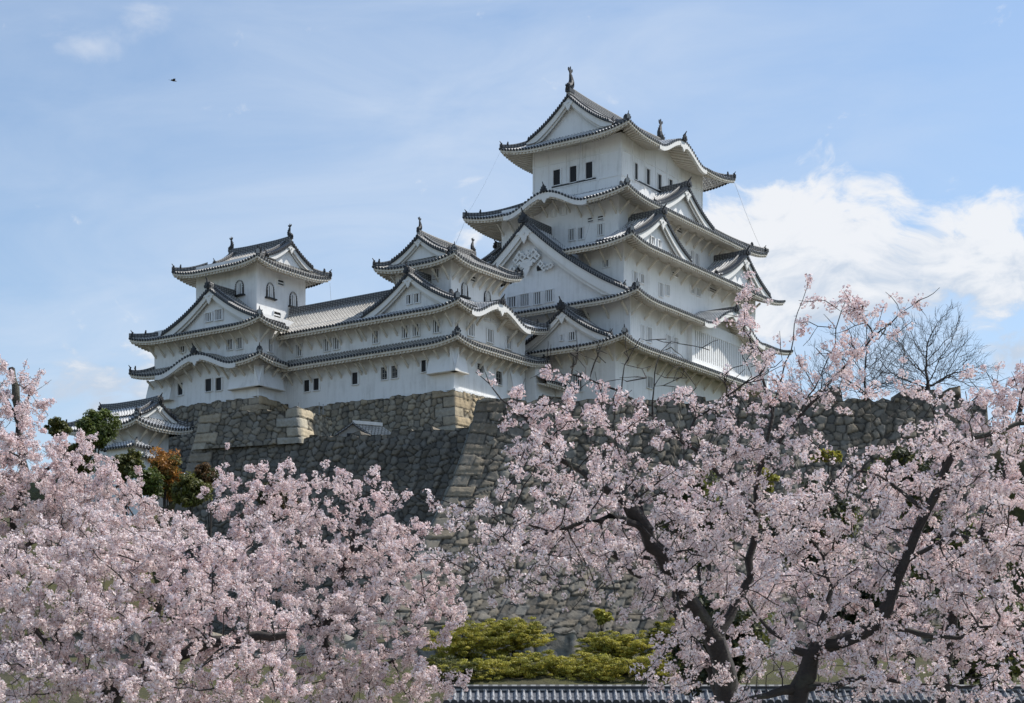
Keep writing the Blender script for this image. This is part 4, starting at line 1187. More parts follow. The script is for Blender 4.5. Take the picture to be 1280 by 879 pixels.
def leafy(name, label, cat, c, rad, tones, n_clump, per, leaf, seed, group=None, trunk=True, clump_r=0.32, flat=1.0):
    """a bush or tree crown of small leaf faces gathered in uneven clumps round a trunk"""
    r_ = np.random.default_rng(seed); c = np.array(c, float); rad = np.array(rad, float)
    d = rand_dirs(n_clump, r_); rr = r_.random(n_clump) ** 0.38
    lump = 1 + 0.22 * np.sin(d[:, 0] * 3.1 + seed) * np.cos(d[:, 2] * 4.3 + seed * 2) + 0.12 * np.sin(d[:, 1] * 7 + seed)
    cc = c + d * rad * (rr * lump)[:, None]
    cr = clump_r * np.mean(rad) * (0.6 + 0.8 * r_.random(n_clump))
    n = n_clump * per
    ci = np.repeat(np.arange(n_clump), per)
    dd = rand_dirs(n, r_); p = cc[ci] + dd * (cr[ci] * r_.random(n) ** 0.45)[:, None] * np.array([1, 1, .7 * flat])
    nrm = dd * 0.6 + rand_dirs(n, r_) * 0.7 + np.array([0, 0, .4]); nrm /= np.linalg.norm(nrm, axis=1)[:, None]
    a = np.cross(nrm, rand_dirs(n, r_)); a /= np.linalg.norm(a, axis=1)[:, None] + 1e-9; b_ = np.cross(nrm, a)
    s = leaf * (0.6 + 0.8 * r_.random(n))[:, None]
    V = np.stack([p - a * s, p + b_ * s * .45, p + a * s, p - b_ * s * .45], 1).reshape(-1, 3)
    F = np.arange(len(V)).reshape(-1, 4)
    tt = np.array(tones)[r_.integers(0, len(tones), n_clump)]
    tn = np.repeat(tt[ci] * (0.8 + 0.4 * r_.random(n))[:, None], 4, axis=0)
    gz = float(terrain_h(np.array(c[0]), np.array(c[1]))) if c[1] > 58 else -1.72
    gz = min(gz, c[2] - rad[2] * .8); base = (c[0], c[1], gz)
    t = thing(name, label, cat, base, 0, group)
    np_mesh('crown', V, F, ['leaf'], tn, parent=t, loc=base)
    if trunk:
        mb = MB()
        h0 = c[2] - gz
        for q in range(4):
            e_ = rand_dirs(1, r_)[0] * rad * .45
            pts = [(0, 0, -.2), (0.05 * rad[0], 0, h0 * .5), (e_[0] * .4, e_[1] * .4, h0 * .85), (e_[0], e_[1], h0 + abs(e_[2]))]
            r0 = 0.07 * np.mean(rad)
            rows = []
            for i_, p_ in enumerate(pts):
                rr_ = r0 * (1 - .22 * i_)
                rows.append([(p_[0] + rr_ * math.cos(w_ * math.pi / 3), p_[1] + rr_ * math.sin(w_ * math.pi / 3), p_[2]) for w_ in range(6)])
            mb.grid(rows, 'bark', closed=True)
        mb.build('trunk', t)
    return t

lime = [(.42, .38, .06), (.34, .32, .05), (.25, .24, .04), (.48, .42, .07)]
olive = [(.12, .13, .03), (.08, .09, .025), (.15, .145, .04)]
deep_shade = [(.022, .03, .012), (.035, .045, .016), (.05, .055, .02)]
rust = [(.46, .22, .05), (.38, .17, .04), (.26, .16, .04), (.13, .13, .03)]
green = [(.085, .12, .02), (.12, .15, .03), (.06, .085, .02)]
def bush(px, py, Y, rx, ry, rd, tones, label, name='shrub', cat='shrub', seed=1, n=90, per=70, leaf=.12, group=None, **kw):
    c = at(px, py, Y); s = Y / 2131.0 * .86
    return leafy(name, label, cat, c, (rx * s, rd * .86, ry * s), tones, n, per, leaf, seed, group, **kw)
bush(121, 536, 118, 24, 26, 1.7, green, 'bright green round-topped tree below the low gatehouse roof', 'tree', 'tree', 1, 120, 90, .12)
bush(72, 535, 121, 15, 14, .9, olive, 'small dark olive treetop left of the bright green tree', 'tree', 'tree', 2, 50, 70, .12)
bush(158, 582, 119, 22, 20, 1.2, olive, 'dark green bush between bright green tree and the white gatehouse wall', seed=3)
bush(206, 592, 117, 24, 34, 1.4, rust, 'rust-orange leafed tree in front of the gatehouse wall', 'tree', 'tree', 4, 120, 90, .11)
bush(185, 606, 115, 22, 22, 1.1, green, 'green bush overlapping the rust-orange tree', seed=5)
bush(240, 615, 114, 26, 22, 1.1, olive + [(.12, .13, .02)], 'dark olive bush at the foot of the terrace wall corner', seed=6)
bush(98, 572, 119, 26, 24, 1.2, olive, 'olive bush under the bright green tree', seed=9)
bush(262, 596, 118, 20, 18, 1.0, [(.14, .08, .03), (.08, .08, .025), (.05, .06, .02)], 'reddish brown bush against the terrace wall corner', seed=7)
bush(345, 625, 119, 30, 25, 1.2, [(.10, .07, .03), (.07, .07, .025)], 'brownish bush under the terrace wall behind the blossom', seed=8)
# yellow-green mounds on the slope
mg = 'yellow-green mounds of foliage on the slope'
for i, (px, py, Y, rx, ry, rd, lb) in enumerate([
    (582, 800, 102, 50, 32, 2.2, 'yellow-green mound left of the grey boulders'),
    (640, 790, 103, 42, 26, 2.0, 'tallest yellow-green mound touching the grey boulders'),
    (655, 832, 96, 52, 24, 2.0, 'low yellow-green mound just above the tiled wall, left part'),
    (570, 838, 95, 46, 26, 2.0, 'olive mound at the left end of the tiled wall'),
    (735, 835, 96, 46, 26, 2.0, 'bright lime mound above the middle of the tiled wall'),
    (770, 805, 100, 44, 22, 1.8, 'lime mound behind the drooping blossom of the right tree'),
    (820, 835, 97, 44, 28, 2.0, 'yellow-green mound left of the dark cherry trunk'),
    (850, 790, 101, 44, 26, 2.0, 'olive mound behind the dark cherry trunk')]):
    bush(px, py + 4, Y, rx * 1.35, ry * 1.0, rd, lime if i not in (3, 7) else olive + lime[:2], lb, 'mound_shrub', 'shrub', 20 + i, 330, 130, .05, group=mg, flat=.5, clump_r=.15)
dg = 'dark evergreens and shaded gaps behind the right-hand cherry trees'  # very dark leaves also stand for the shadowed inside of the blossom
for i, (px, py, Y, rx, ry, lb) in enumerate([
    (880, 640, 62, 60, 60, 'dark evergreen behind the bent cherry limb'), (1010, 660, 66, 70, 60, 'dark evergreen in the middle of the right-hand blossom'),
    (1200, 690, 60, 70, 60, 'dark evergreen behind the far right blossom'), (1090, 770, 52, 80, 60, 'dark evergreen behind the leaning cherry trunk'),
    (900, 800, 50, 70, 70, 'dark evergreen behind the two cherry trunks'), (1240, 800, 50, 70, 60, 'dark evergreen at the lower right corner'),
    (1140, 600, 75, 60, 45, 'dark evergreen below the bare trees')]):
    bush(px, py, Y, rx, ry, 1.6, deep_shade + olive[:1], lb, 'evergreen', 'tree', 40 + i, 110, 90, .10, group=dg)
bush(1035, 570, 120, 22, 9, .9, lime, 'small lime shrub on the bastion wall', seed=61, n=40)
bush(955, 600, 120, 20, 14, .9, lime, 'yellow-green shrub low on the bastion', seed=62, n=40)
bush(752, 772, 104, 14, 12, .6, lime, 'tiny bright green shrub on grey boulders', seed=63, n=40)

# ================================================================== TILED BOUNDARY WALL at the square
M['tile_dark'] = tile_mat('dark_wall_tiles', (0.07, 0.072, 0.08), (0.20, 0.205, 0.22), (0.30, 0.31, 0.33), 0.2)
Bw = Bld('boundary_wall', 'low plastered wall with grey tiled top along the bottom of the view', 'wall', (0, 0, 0))
Bw.e.location = (3, 56, -1.7); Bw.e.rotation_euler = (0, 0, 0); Bw.base = (3, 56, -1.7)
bx0, bx1 = -2.2, 26.0
q = Skirt((bx0, bx1, 55.25, 56.75), (bx0, bx1, 55.99, 56.01), 0.60, 0.42, 0.0, ends={'L': (bx0, bx1), 'B': (bx0, bx1)})
PITCH = 0.25
r = skirt_mesh(Bw, q, 'LB', 'tile_dark')
PITCH = 0.36
mb = MB(); mb.box(bx0, bx1, 55.72, 56.28, -1.7, 0.66, 'plaster'); Bw.put(mb, 'wall')
mb = MB(); mb.sweep([(bx0 + (bx1 - bx0) * i / 60, 56.0, 0.99) for i in range(61)], [(-.12, 0), (.12, 0), (.12, .14), (.06, .2), (-.06, .2), (-.12, .14)], 'ridge'); Bw.put(mb, 'ridge')

# small tiled roof standing on the terrace
Sh = Bld('shed', 'small shed roof with white plastered tiles peeping over the terrace wall', 'shed', (0, 0, 0))
sc0 = at(441, 546, 146.5); Sh.base = tuple(sc0); Sh.e.location = tuple(sc0); Sh.e.rotation_euler = (0, 0, 0)
def shed():
    mb = MB(); c = sc0
    # ridge runs away to the right rear; the gable end faces the viewer
    for sg in (-1, 1):
        P = []; UV = []
        for r_ in range(5):
            f = r_ / 4
            P.append([(c[0] + sg * 1.45 * f + o * .9, c[1] + o * .45, c[2] + 1.15 - 1.05 * f ** .9 + h) for o, h in [((k + u) * .3, hh) for k in range(9) for u, hh in RIB]])
            UV.append([(o, f * 2) for o in [(k + u) for k in range(9) for u, hh in RIB]])
        mb.grid(P, 'tile_old', UV)
        mb.sweep([(c[0] + sg * 1.5 * f, c[1] - .06, c[2] + 1.17 - 1.05 * f ** .9) for f in [i / 6 for i in range(7)]], [(-.1, -.08), (.1, -.08), (.1, .12), (-.1, .12)], 'ridge')
    Sh.put(mb, 'roof')
    mb = MB(); mb.face([(c[0] - 1.5, c[1] + .1, c[2] - .8), (c[0] + 1.5, c[1] + .1, c[2] - .8), (c[0] + 1.5, c[1] + .1, c[2] + .05), (c[0], c[1] + .1, c[2] + 1.02), (c[0] - 1.5, c[1] + .1, c[2] + .05)], 'grey_and_shade')
    mb.box(c[0] - .5, c[0] + .9, c[1] + .02, c[1] + .08, c[2] - .5, c[2] + .3, 'black'); Sh.put(mb, 'gable_wall')
    mb = MB(); mb.sweep([(c[0] + .9 * o, c[1] + .45 * o, c[2] + 1.2) for o in [i * .3 for i in range(10)]], [(-.12, -.08), (.12, -.08), (.12, .2), (-.12, .2)], 'pale_joint'); Sh.put(mb, 'ridge')
shed()
# thin rods left standing on the stone block and terrace
for px, py0, py1, Y in ((399, 503, 512, 149), (404, 505, 512, 149.4), (373.5, 503, 512, 147)):
    a = at(px, py1, Y); b_ = at(px, py0, Y)
    mb = MB(); mb.box(-.03, .03, -.03, .03, -.4, b_[2] - a[2], 'metal'); o = mb.build('rod'); o.location = tuple(a)
    tag(o, 'thin grey rod standing up by the square stone block', 'rod', 'thin rods by the stone block')

# ================================================================== TREES
def grow(att, nodes, parents, step, dk, iters, r_, di=2.6, up=0.05, jit=0.12):
    """space colonisation: branches reach for scattered points of the crown"""
    P = [np.array(p) for p in nodes]; par = list(parents)
    A = att.copy(); PA = np.array(P)
    near = np.zeros(len(A), int); nd = np.full(len(A), 1e9)
    for s in range(0, len(PA), 200):
        D = np.linalg.norm(A[:, None] - PA[None, s:s + 200], axis=2); j = D.argmin(1); dm = D[np.arange(len(A)), j]
        b = dm < nd; near[b] = j[b] + s; nd[b] = dm[b]
    alive = np.ones(len(A), bool)
    for it in range(iters):
        idx = np.where(alive & (nd < di + it * 0.2))[0]
        if len(idx) == 0: break
        nn = near[idx]; v = A[idx] - PA[nn]; v /= np.linalg.norm(v, axis=1)[:, None] + 1e-9
        un, inv_ = np.unique(nn, return_inverse=True)
        S = np.zeros((len(un), 3)); np.add.at(S, inv_, v)
        S += np.array([0, 0, up]); S /= np.linalg.norm(S, axis=1)[:, None] + 1e-9
        S += r_.normal(size=S.shape) * jit; S /= np.linalg.norm(S, axis=1)[:, None] + 1e-9
        new = PA[un] + S * step
        base = len(PA); PA = np.vstack([PA, new]); par.extend(un.tolist())
        ai = np.where(alive)[0]
        D = np.linalg.norm(A[ai][:, None] - new[None], axis=2) if len(ai) * len(new) < 6e6 else None
        if D is None:
            for s in range(0, len(new), 300):
                Dd = np.linalg.norm(A[ai][:, None] - new[None, s:s + 300], axis=2); j = Dd.argmin(1); dm = Dd[np.arange(len(ai)), j]
                b = dm < nd[ai]; near[ai[b]] = j[b] + s + base; nd[ai[b]] = dm[b]
        else:
            j = D.argmin(1); dm = D[np.arange(len(ai)), j]; b = dm < nd[ai]; near[ai[b]] = j[b] + base; nd[ai[b]] = dm[b]
        alive &= nd > dk
    return PA, np.array(par)

def radii(P, par, tip, e=2.25):
    n = len(P); acc = np.zeros(n)
    for i in range(n - 1, 0, -1):
        if acc[i] == 0: acc[i] = tip ** e
        if par[i] >= 0: acc[par[i]] += acc[i]
    acc[0] = max(acc[0], tip ** e)
    return acc ** (1 / e)

def tube_mesh(P, par, rad, k=5):
    n = len(P); d = np.zeros((n, 3)); has = par >= 0
    d[has] = P[has] - P[par[has]]; d[~has] = (0, 0, 1); d /= np.linalg.norm(d, axis=1)[:, None] + 1e-9
    ref = np.where(np.abs(d[:, 0:1]) < .8, np.array([[1., 0, 0]]), np.array([[0, 1., 0]]))
    a = np.cross(d, ref); a /= np.linalg.norm(a, axis=1)[:, None] + 1e-9; b = np.cross(d, a)
    an = np.arange(k) * 2 * math.pi / k
    V = P[:, None] + (a[:, None] * np.cos(an)[None, :, None] + b[:, None] * np.sin(an)[None, :, None]) * rad[:, None, None]
    V = V.reshape(-1, 3)
    ch = np.where(has)[0]; pa = par[ch]
    # a child much thinner than its parent starts from its own small ring at the parent's place
    thin = rad[ch] < 0.6 * rad[pa]
    extra = ch[thin]
    V2 = (P[par[extra]][:, None] + (a[extra][:, None] * np.cos(an)[None, :, None] + b[extra][:, None] * np.sin(an)[None, :, None]) * (rad[extra] * 1.25)[:, None, None]).reshape(-1, 3)
    base = {c: len(V) + i * k for i, c in enumerate(extra.tolist())}
    V = np.vstack([V, V2]) if len(V2) else V
    st = np.array([base.get(c, p * k) for c, p in zip(ch.tolist(), pa.tolist())])
    q = np.arange(k); q1 = (q + 1) % k
    F = np.stack([st[:, None] + q, st[:, None] + q1, ch[:, None] * k + q1, ch[:, None] * k + q], -1).reshape(-1, 4)
    return V, F

def flower_templates(nf, seed, kite=True, nvar=8):
    r_ = np.random.default_rng(seed); out = []
    for _ in range(nvar):
        d = rand_dirs(nf, r_); d[:, 2] = d[:, 2] * .9; V = []
        for i in range(nf):
            c = d[i] * (0.030 + 0.018 * r_.random()); n = d[i] * .8 + rand_dirs(1, r_)[0] * .5; n /= np.linalg.norm(n)
            a = np.cross(n, rand_dirs(1, r_)[0]); a /= np.linalg.norm(a); b = np.cross(n, a); R_ = 0.0175 * (0.85 + .3 * r_.random()); ph = r_.random() * 6.28
            cup = 0.15 + 0.5 * r_.random()
            for p in range(5):
                t = ph + p * 1.2566; e = a * math.cos(t) + b * math.sin(t); s = -a * math.sin(t) + b * math.cos(t)
                if kite: V += [c, c + e * R_ * .62 + s * R_ * .42 + n * R_ * cup * .6, c + e * R_ + n * R_ * cup, c + e * R_ * .62 - s * R_ * .42 + n * R_ * cup * .6]
                else: V += [c, c + e * R_ * .95 + s * R_ * .55 + n * R_ * cup, c + e * R_ * .95 - s * R_ * .55 + n * R_ * cup]
        out.append(np.array(V))
    return np.array(out)

def rot_mats(n, r_):
    q = r_.normal(size=(n, 4)); q /= np.linalg.norm(q, axis=1)[:, None]; w, x, y, z = q.T
    return np.stack([1 - 2 * (y * y + z * z), 2 * (x * y - z * w), 2 * (x * z + y * w), 2 * (x * y + z * w), 1 - 2 * (x * x + z * z), 2 * (y * z - x * w), 2 * (x * z - y * w), 2 * (y * z + x * w), 1 - 2 * (x * x + y * y)], 1).reshape(-1, 3, 3)

def blossom_mat():
    m = bpy.data.materials.new('cherry_petals'); m.use_nodes = True; t = m.node_tree; t.nodes.clear(); k = NG(t)
    geo = k.n('ShaderNodeNewGeometry'); tc_ = k.n('ShaderNodeTexCoord')
    n1 = k.noise(tc_.outputs['Object'], 2.2, 3, .6).outputs[0]; n2 = k.noise(tc_.outputs['Object'], .35, 2, .5).outputs[0]
    r = geo.outputs['Random Per Island']
    c1 = k.mix(r, (.915, .80, .79, 1), (.95, .905, .885, 1))
    c2_ = k.mix(k.math('MULTIPLY', k.smooth(k.math('ADD', k.math('MULTIPLY', n1, .6), k.math('MULTIPLY', n2, .4)), .42, .66), .55), c1, (.90, .72, .725, 1))
    # a few red-brown calyx and bud faces among the petals
    c3 = k.mix(k.math('MULTIPLY', k.math('LESS_THAN', k.math('FRACT', k.math('MULTIPLY', r, 37.0)), .13), .85), c2_, (.24, .085, .06, 1))
    d = k.n('ShaderNodeBsdfDiffuse'); k.link(c3, d.inputs[0])
    tr = k.n('ShaderNodeBsdfTranslucent'); k.link(k.mix(.5, c3, (.92, .66, .63, 1)), tr.inputs[0])
    ms = k.n('ShaderNodeMixShader'); ms.inputs[0].default_value = .26; k.link(d.outputs[0], ms.inputs[1]); k.link(tr.outputs[0], ms.inputs[2])
    o = k.n('ShaderNodeOutputMaterial'); k.link(ms.outputs[0], o.inputs[0]); return m
M['blossom'] = blossom_mat()
TK = flower_templates(11, 5, True); TT = flower_templates(11, 6, False)

def cherry(label, limbs, lobes, seed, trunk_r=(.2, .06), dens=42, per_node=1.9, kite=True, bare=None, group='cherry trees in full blossom', tip=.0052, fl=.9, spur=.5, extra=None, floor=None):
    """limbs: polylines of (px, py, depth); first one is the trunk from the ground up. lobes: (px, py, depth, rx_px, ry_px, r_depth[, density factor])"""
    r_ = np.random.default_rng(seed)
    nodes = []; par = []; step0 = 0.16; flr = []
    def add_poly(pts, start, ra, rb):
        cur = start; tot = sum(np.linalg.norm(pts[i] - pts[i - 1]) for i in range(1, len(pts))); done = 0
        for i in range(1, len(pts)):
            a, b = pts[i - 1], pts[i]; n = max(1, int(np.linalg.norm(b - a) / step0))
            for q in range(1, n + 1):
                p = a + (b - a) * q / n + r_.normal(size=3) * 0.018
                nodes.append(p); par.append(cur); cur = len(nodes) - 1; done += np.linalg.norm(b - a) / n; flr.append(ra + (rb - ra) * min(1, done / tot) ** .75)
        return cur
    main_idx = set()
    for li, L in enumerate(limbs):
        pts = [at(*p) if len(p) == 3 else np.array(p[:3]) for p in L]
        if li == 0:
            g0 = pts[0].copy(); g0[2] = -1.75; pts = [g0] + pts; nodes.append(g0); par.append(-1); flr.append(trunk_r[0] * 1.15); add_poly(pts, 0, *trunk_r)
        else:
            PA = np.array(nodes); j = int(np.linalg.norm(PA - pts[0], axis=1).argmin()); add_poly([PA[j]] + pts[1:], j, min(flr[j] * .62, .085), .0035)
    att = []; 
    for lb in lobes:
        px, py, Y, rx, ry, rd = lb[:6]; f = lb[6] if len(lb) > 6 else 1.0
        s = Y / 2131.0; c = at(px, py, Y - .55); rad = np.array([rx * s, rd, ry * s])
        n = int(dens * f * 4.19 * rad.prod())
        if n < 4: n = 4
        d = rand_dirs(n, r_) * (r_.random(n) ** (1 / 2.6))[:, None]
        att.append(c + d * rad)
    att = np.vstack(att)
    P, pr = grow(att, nodes, par, 0.13, 0.17, 260, r_)
    nmain = len(nodes)
    rad = radii(P, pr, tip)
    for i in range(nmain): rad[i] = max(rad[i] * .8, flr[i]) * (1 + .09 * r_.normal())
    # keep radii falling from parent to child along the hand-set limbs
    # side twigs
    thin = np.where((rad < 0.045) & (np.arange(len(P)) > 3))[0]
    tw_par = thin[r_.random(len(thin)) < 0.42]
    dirs = P[tw_par] - P[np.maximum(pr[tw_par], 0)]; dirs /= np.linalg.norm(dirs, axis=1)[:, None] + 1e-9
    td = dirs * .5 + rand_dirs(len(tw_par), r_) * .9 + np.array([0, 0, .25]); td /= np.linalg.norm(td, axis=1)[:, None]
    newP = [P]; newpr = [pr]; newr = [rad]; base = len(P); src = tw_par; cp = P[tw_par]
    for kk in range(3):
        td = td + rand_dirs(len(td), r_) * .25; td /= np.linalg.norm(td, axis=1)[:, None]
        cp = cp + td * (0.07 + .05 * r_.random((len(td), 1)))
        newP.append(cp.copy()); newpr.append(src.copy()); newr.append(np.full(len(td), tip * (0.9 - .2 * kk))); src = base + np.arange(len(td)); base += len(td)
    P2 = np.vstack(newP); pr2 = np.concatenate(newpr); r2 = np.concatenate(newr)
    g0 = P2[0].copy(); t = thing('cherry_tree', label, 'cherry tree', tuple(g0), 0, group)
    V, F = tube_mesh(P2, pr2, r2, 5 if True else 4)
    big = None
    np_mesh('trunk', V, F, ['bark'], parent=t, smooth=True, loc=g0)
    # blossom clusters on thin wood
    cand = np.where(r2 < 0.030)[0]
    cand = cand[r_.random(len(cand)) < spur]   # flowers crowd on spurs, bare wood between
    cnt = r_.poisson(per_node / spur, len(cand)); ci = np.repeat(cand, cnt)
    C = P2[ci] + rand_dirs(len(ci), r_) * (0.022 + 0.055 * r_.random((len(ci), 1)))
    if bare:
        keep = np.ones(len(C), bool)
        qx = 640 + 2131 * C[:, 0] / C[:, 1]; qy = 901.2 - 2131 * C[:, 2] / C[:, 1]
        for bx_, by_, bw_, bh_, fr in bare:
            ins = ((qx - bx_) / bw_) ** 2 + ((qy - by_) / bh_) ** 2 < 1
            keep &= ~(ins & (r_.random(len(C)) > fr))
        C = C[keep]
    # drop what is far below the frame
    qy = 901.2 - 2131 * C[:, 2] / C[:, 1]; C = C[qy < 960]
    TMP = TK if kite else TT; n = len(C)
    R_ = rot_mats(n, r_); s = (0.8 + .5 * r_.random(n)) * fl; ti = r_.integers(0, len(TMP), n)
    V = np.einsum('nij,nkj->nki', R_, TMP[ti]) * s[:, None, None] + C[:, None]
    V = V.reshape(-1, 3).astype(np.float32); kf = 4 if kite else 3
    np_mesh('blossom_crown', V, np.arange(len(V)).reshape(-1, kf), ['blossom'], parent=t, loc=g0)
    print('cherry', label, 'nodes', len(P2), 'clusters', n)
    return t

# ---- left-hand trees
cherry('broad cherry tree at the lower left with a dark limb low across its blossom',
    [[(130, 900, 24), (140, 870, 24), (175, 850, 23.6), (250, 806, 23.2), (355, 793, 22.8)],
     [(140, 870, 24), (60, 815, 24.2), (15, 730, 24.6), (-20, 660, 25)], [(175, 850, 23.6), (200, 760, 24), (225, 690, 24.4), (290, 672, 24.6)],
     [(250, 806, 23.2), (300, 810, 22.4), (345, 830, 22)], [(60, 815, 24.2), (100, 740, 24.8), (130, 680, 25)]],
    [(40, 740, 24.5, 110, 80, 1.5), (140, 700, 24.8, 110, 60, 1.4), (230, 712, 24.6, 80, 46, 1.2), (180, 780, 24, 130, 60, 1.5), (60, 840, 23.6, 120, 60, 1.5), (300, 780, 23.6, 90, 60, 1.3), (240, 860, 23.2, 140, 45, 1.4), (300, 700, 24.4, 60, 50, 1.0)],
    101, trunk_r=(.26, .05), dens=46, kite=False, per_node=2.1)
cherry('cherry tree in the left half reaching up to the terrace wall',
    [[(430, 900, 28), (430, 870, 28), (405, 800, 28), (430, 710, 28), (450, 650, 28)], [(430, 870, 28), (510, 810, 27.6), (530, 770, 27.4)],
     [(405, 800, 28), (350, 720, 28), (320, 640, 28.2), (275, 590, 28.4)], [(405, 800, 28), (380, 690, 28.4), (345, 600, 28.6)], [(430, 710, 28), (480, 650, 28.2), (505, 618, 28.2)]],
    [(302, 632, 28.4, 44, 38, 1.0), (283, 590, 28.4, 15, 16, .5), (330, 590, 28.4, 28, 20, .6), (372, 575, 28.4, 12, 10, .4), (410, 592, 28.4, 34, 16, .6), (465, 600, 28.4, 28, 16, .6), (395, 640, 28.4, 80, 40, 1.2), (480, 650, 28.2, 40, 40, .9), (355, 700, 28, 90, 60, 1.4), (455, 720, 28, 70, 60, 1.3),
     (420, 790, 27.6, 90, 60, 1.4), (515, 775, 27.4, 46, 50, 1.0), (540, 720, 27.6, 26, 36, .7), (565, 856, 27.0, 30, 24, .7), (528, 690, 28, 32, 32, .7), (555, 742, 27.6, 30, 28, .7), (568, 790, 27.4, 24, 30, .6, .8), (345, 600, 28.4, 60, 18, .7), (262, 640, 28.4, 26, 20, .7), (420, 608, 28.4, 90, 16, .8), (480, 860, 27.4, 90, 40, 1.2), (380, 860, 27.4, 80, 50, 1.2), (500, 700, 27.8, 30, 30, .8, .7)],
    102, dens=40, kite=False, per_node=2.2)
cherry('tall cherry tree cut by the left edge of the view',
    [[(-40, 900, 31), (-30, 800, 31), (10, 700, 31), (30, 600, 31), (22, 520, 31), (15, 460, 31)], [(10, 700, 31), (100, 640, 31), (150, 606, 31)], [(30, 600, 31), (90, 570, 31.2), (110, 545, 31.2)], [(-30, 800, 31), (-60, 650, 31)], [(22, 520, 31), (45, 480, 31), (50, 460, 31)], [(22, 520, 31), (-5, 480, 31)]],
    [(10, 510, 31, 46, 50, 1.2), (15, 462, 31, 26, 14, .5, .8), (30, 600, 31, 70, 60, 1.5), (102, 590, 31, 50, 40, 1.2), (128, 562, 31, 20, 9, .4), (150, 622, 31, 50, 30, 1.0), (182, 590, 31, 16, 10, .4, .8), (205, 662, 31, 50, 28, 1.0), (110, 660, 31, 110, 50, 1.4), (-20, 680, 31, 60, 70, 1.2), (0, 570, 30.6, 50, 50, 1.1, 1.2), (60, 620, 30.6, 60, 40, 1.0), (130, 552, 31, 22, 9, .4, .8)],
    103, dens=46, kite=False, per_node=2.3)
# ---- right-hand trees
cherry('cherry tree right of centre with a thick dark bent limb over the bastion',
    [[(912, 905, 20.5), (908, 850, 20.5), (895, 800, 20.4), (850, 735, 20.0), (805, 665, 19.6), (782, 628, 19.4)],
     [(895, 800, 20.4), (938, 720, 20.6), (946, 640, 20.6), (946, 590, 20.6), (965, 520, 20.6), (942, 440, 20.6), (932, 372, 20.6)],
     [(946, 590, 20.6), (1000, 520, 20.4), (1060, 455, 20.2), (1110, 405, 20.0), (1150, 375, 19.9)], [(1000, 520, 20.4), (1035, 450, 20.4), (1058, 372, 20.4)],
     [(965, 520, 20.6), (985, 440, 20.8), (1008, 358, 20.8)], [(1060, 455, 20.2), (1085, 420, 20.2), (1108, 385, 20.2)],
     [(805, 665, 19.6), (765, 645, 19.2), (690, 662, 18.8), (640, 690, 18.6), (600, 730, 18.6)], [(782, 628, 19.4), (740, 600, 19.3), (700, 570, 19.2), (640, 512, 19.2), (595, 466, 19.2)],
     [(850, 735, 20.0), (820, 700, 20.4), (760, 690, 20.6), (690, 700, 20.8)], [(946, 640, 20.6), (900, 590, 20.0), (855, 553, 19.8), (812, 518, 19.6), (775, 490, 19.5), (735, 474, 19.4), (700, 468, 19.4)],
     [(855, 553, 19.8), (870, 525, 19.9), (905, 500, 20.0), (950, 470, 20.1)], [(775, 490, 19.5), (785, 455, 19.5), (800, 425, 19.5)], [(812, 518, 19.6), (815, 470, 19.7), (835, 425, 19.8)],
     [(690, 662, 18.8), (620, 640, 18.7), (545, 625, 18.7)], [(805, 665, 19.6), (790, 600, 19.8), (770, 540, 20)]],
    [(560, 640, 18.8, 46, 22, .5), (610, 655, 18.9, 55, 32, .7), (655, 570, 19.3, 34, 40, .6), (640, 520, 19.3, 20, 18, .3, .7), (700, 610, 19.2, 85, 48, 1.0), (700, 530, 19.5, 44, 34, .7), (765, 530, 19.6, 60, 38, .8), (735, 482, 19.4, 36, 14, .4, .9), (850, 600, 20, 80, 44, 1.0), (870, 505, 20.0, 44, 24, .5, .8), (910, 535, 20.1, 50, 26, .6, .9), (830, 545, 19.9, 50, 24, .6, .9), (690, 500, 19.4, 50, 22, .5, .9), (780, 600, 19.8, 60, 40, .9),
     (640, 700, 18.9, 90, 40, .9), (580, 705, 18.9, 44, 30, .6), (620, 745, 19.2, 40, 18, .5, .8), (740, 690, 19.8, 90, 44, 1.0), (680, 742, 19.6, 40, 18, .5), (790, 750, 19.8, 70, 30, .9), (860, 680, 20.4, 80, 55, 1.1), (940, 570, 20.6, 55, 50, .9), (960, 660, 20.8, 80, 50, 1.1), (1010, 580, 20.6, 60, 28, .7),
     (960, 500, 20.7, 34, 36, .5, .8), (936, 425, 20.6, 24, 66, .45, 2.6), (928, 385, 20.6, 16, 20, .35, 2.4), (960, 470, 20.6, 30, 40, .4, 1.6), (1000, 458, 20.6, 42, 34, .5, 1.0), (1015, 495, 20.5, 50, 24, .5, 1.0), (1070, 490, 20.3, 46, 24, .5, .9), (1050, 450, 20.4, 34, 30, .4, .9), (1060, 395, 20.4, 24, 34, .35, 1.6), (1100, 412, 20.1, 36, 24, .35, 1.8), (1140, 384, 19.9, 14, 10, .2, 2), (1004, 395, 20.8, 14, 36, .25, 2.0), (832, 722, 19.3, 42, 34, .35, 1.3), (872, 790, 19.5, 40, 34, .35, 1.3), (735, 445, 19.6, 60, 28, .5, .8), (820, 455, 19.8, 50, 48, .5, .8), (890, 470, 20, 50, 30, .5, .7), (850, 855, 20.0, 70, 30, .8, .7), (790, 862, 20, 50, 14, .4, .5)],
    104, trunk_r=(.20, .085), dens=66, kite=True, per_node=1.25, spur=.55, bare=[(745, 438, 95, 34, 0.03), (825, 440, 70, 50, .03), (890, 462, 55, 30, .25)], floor=None)
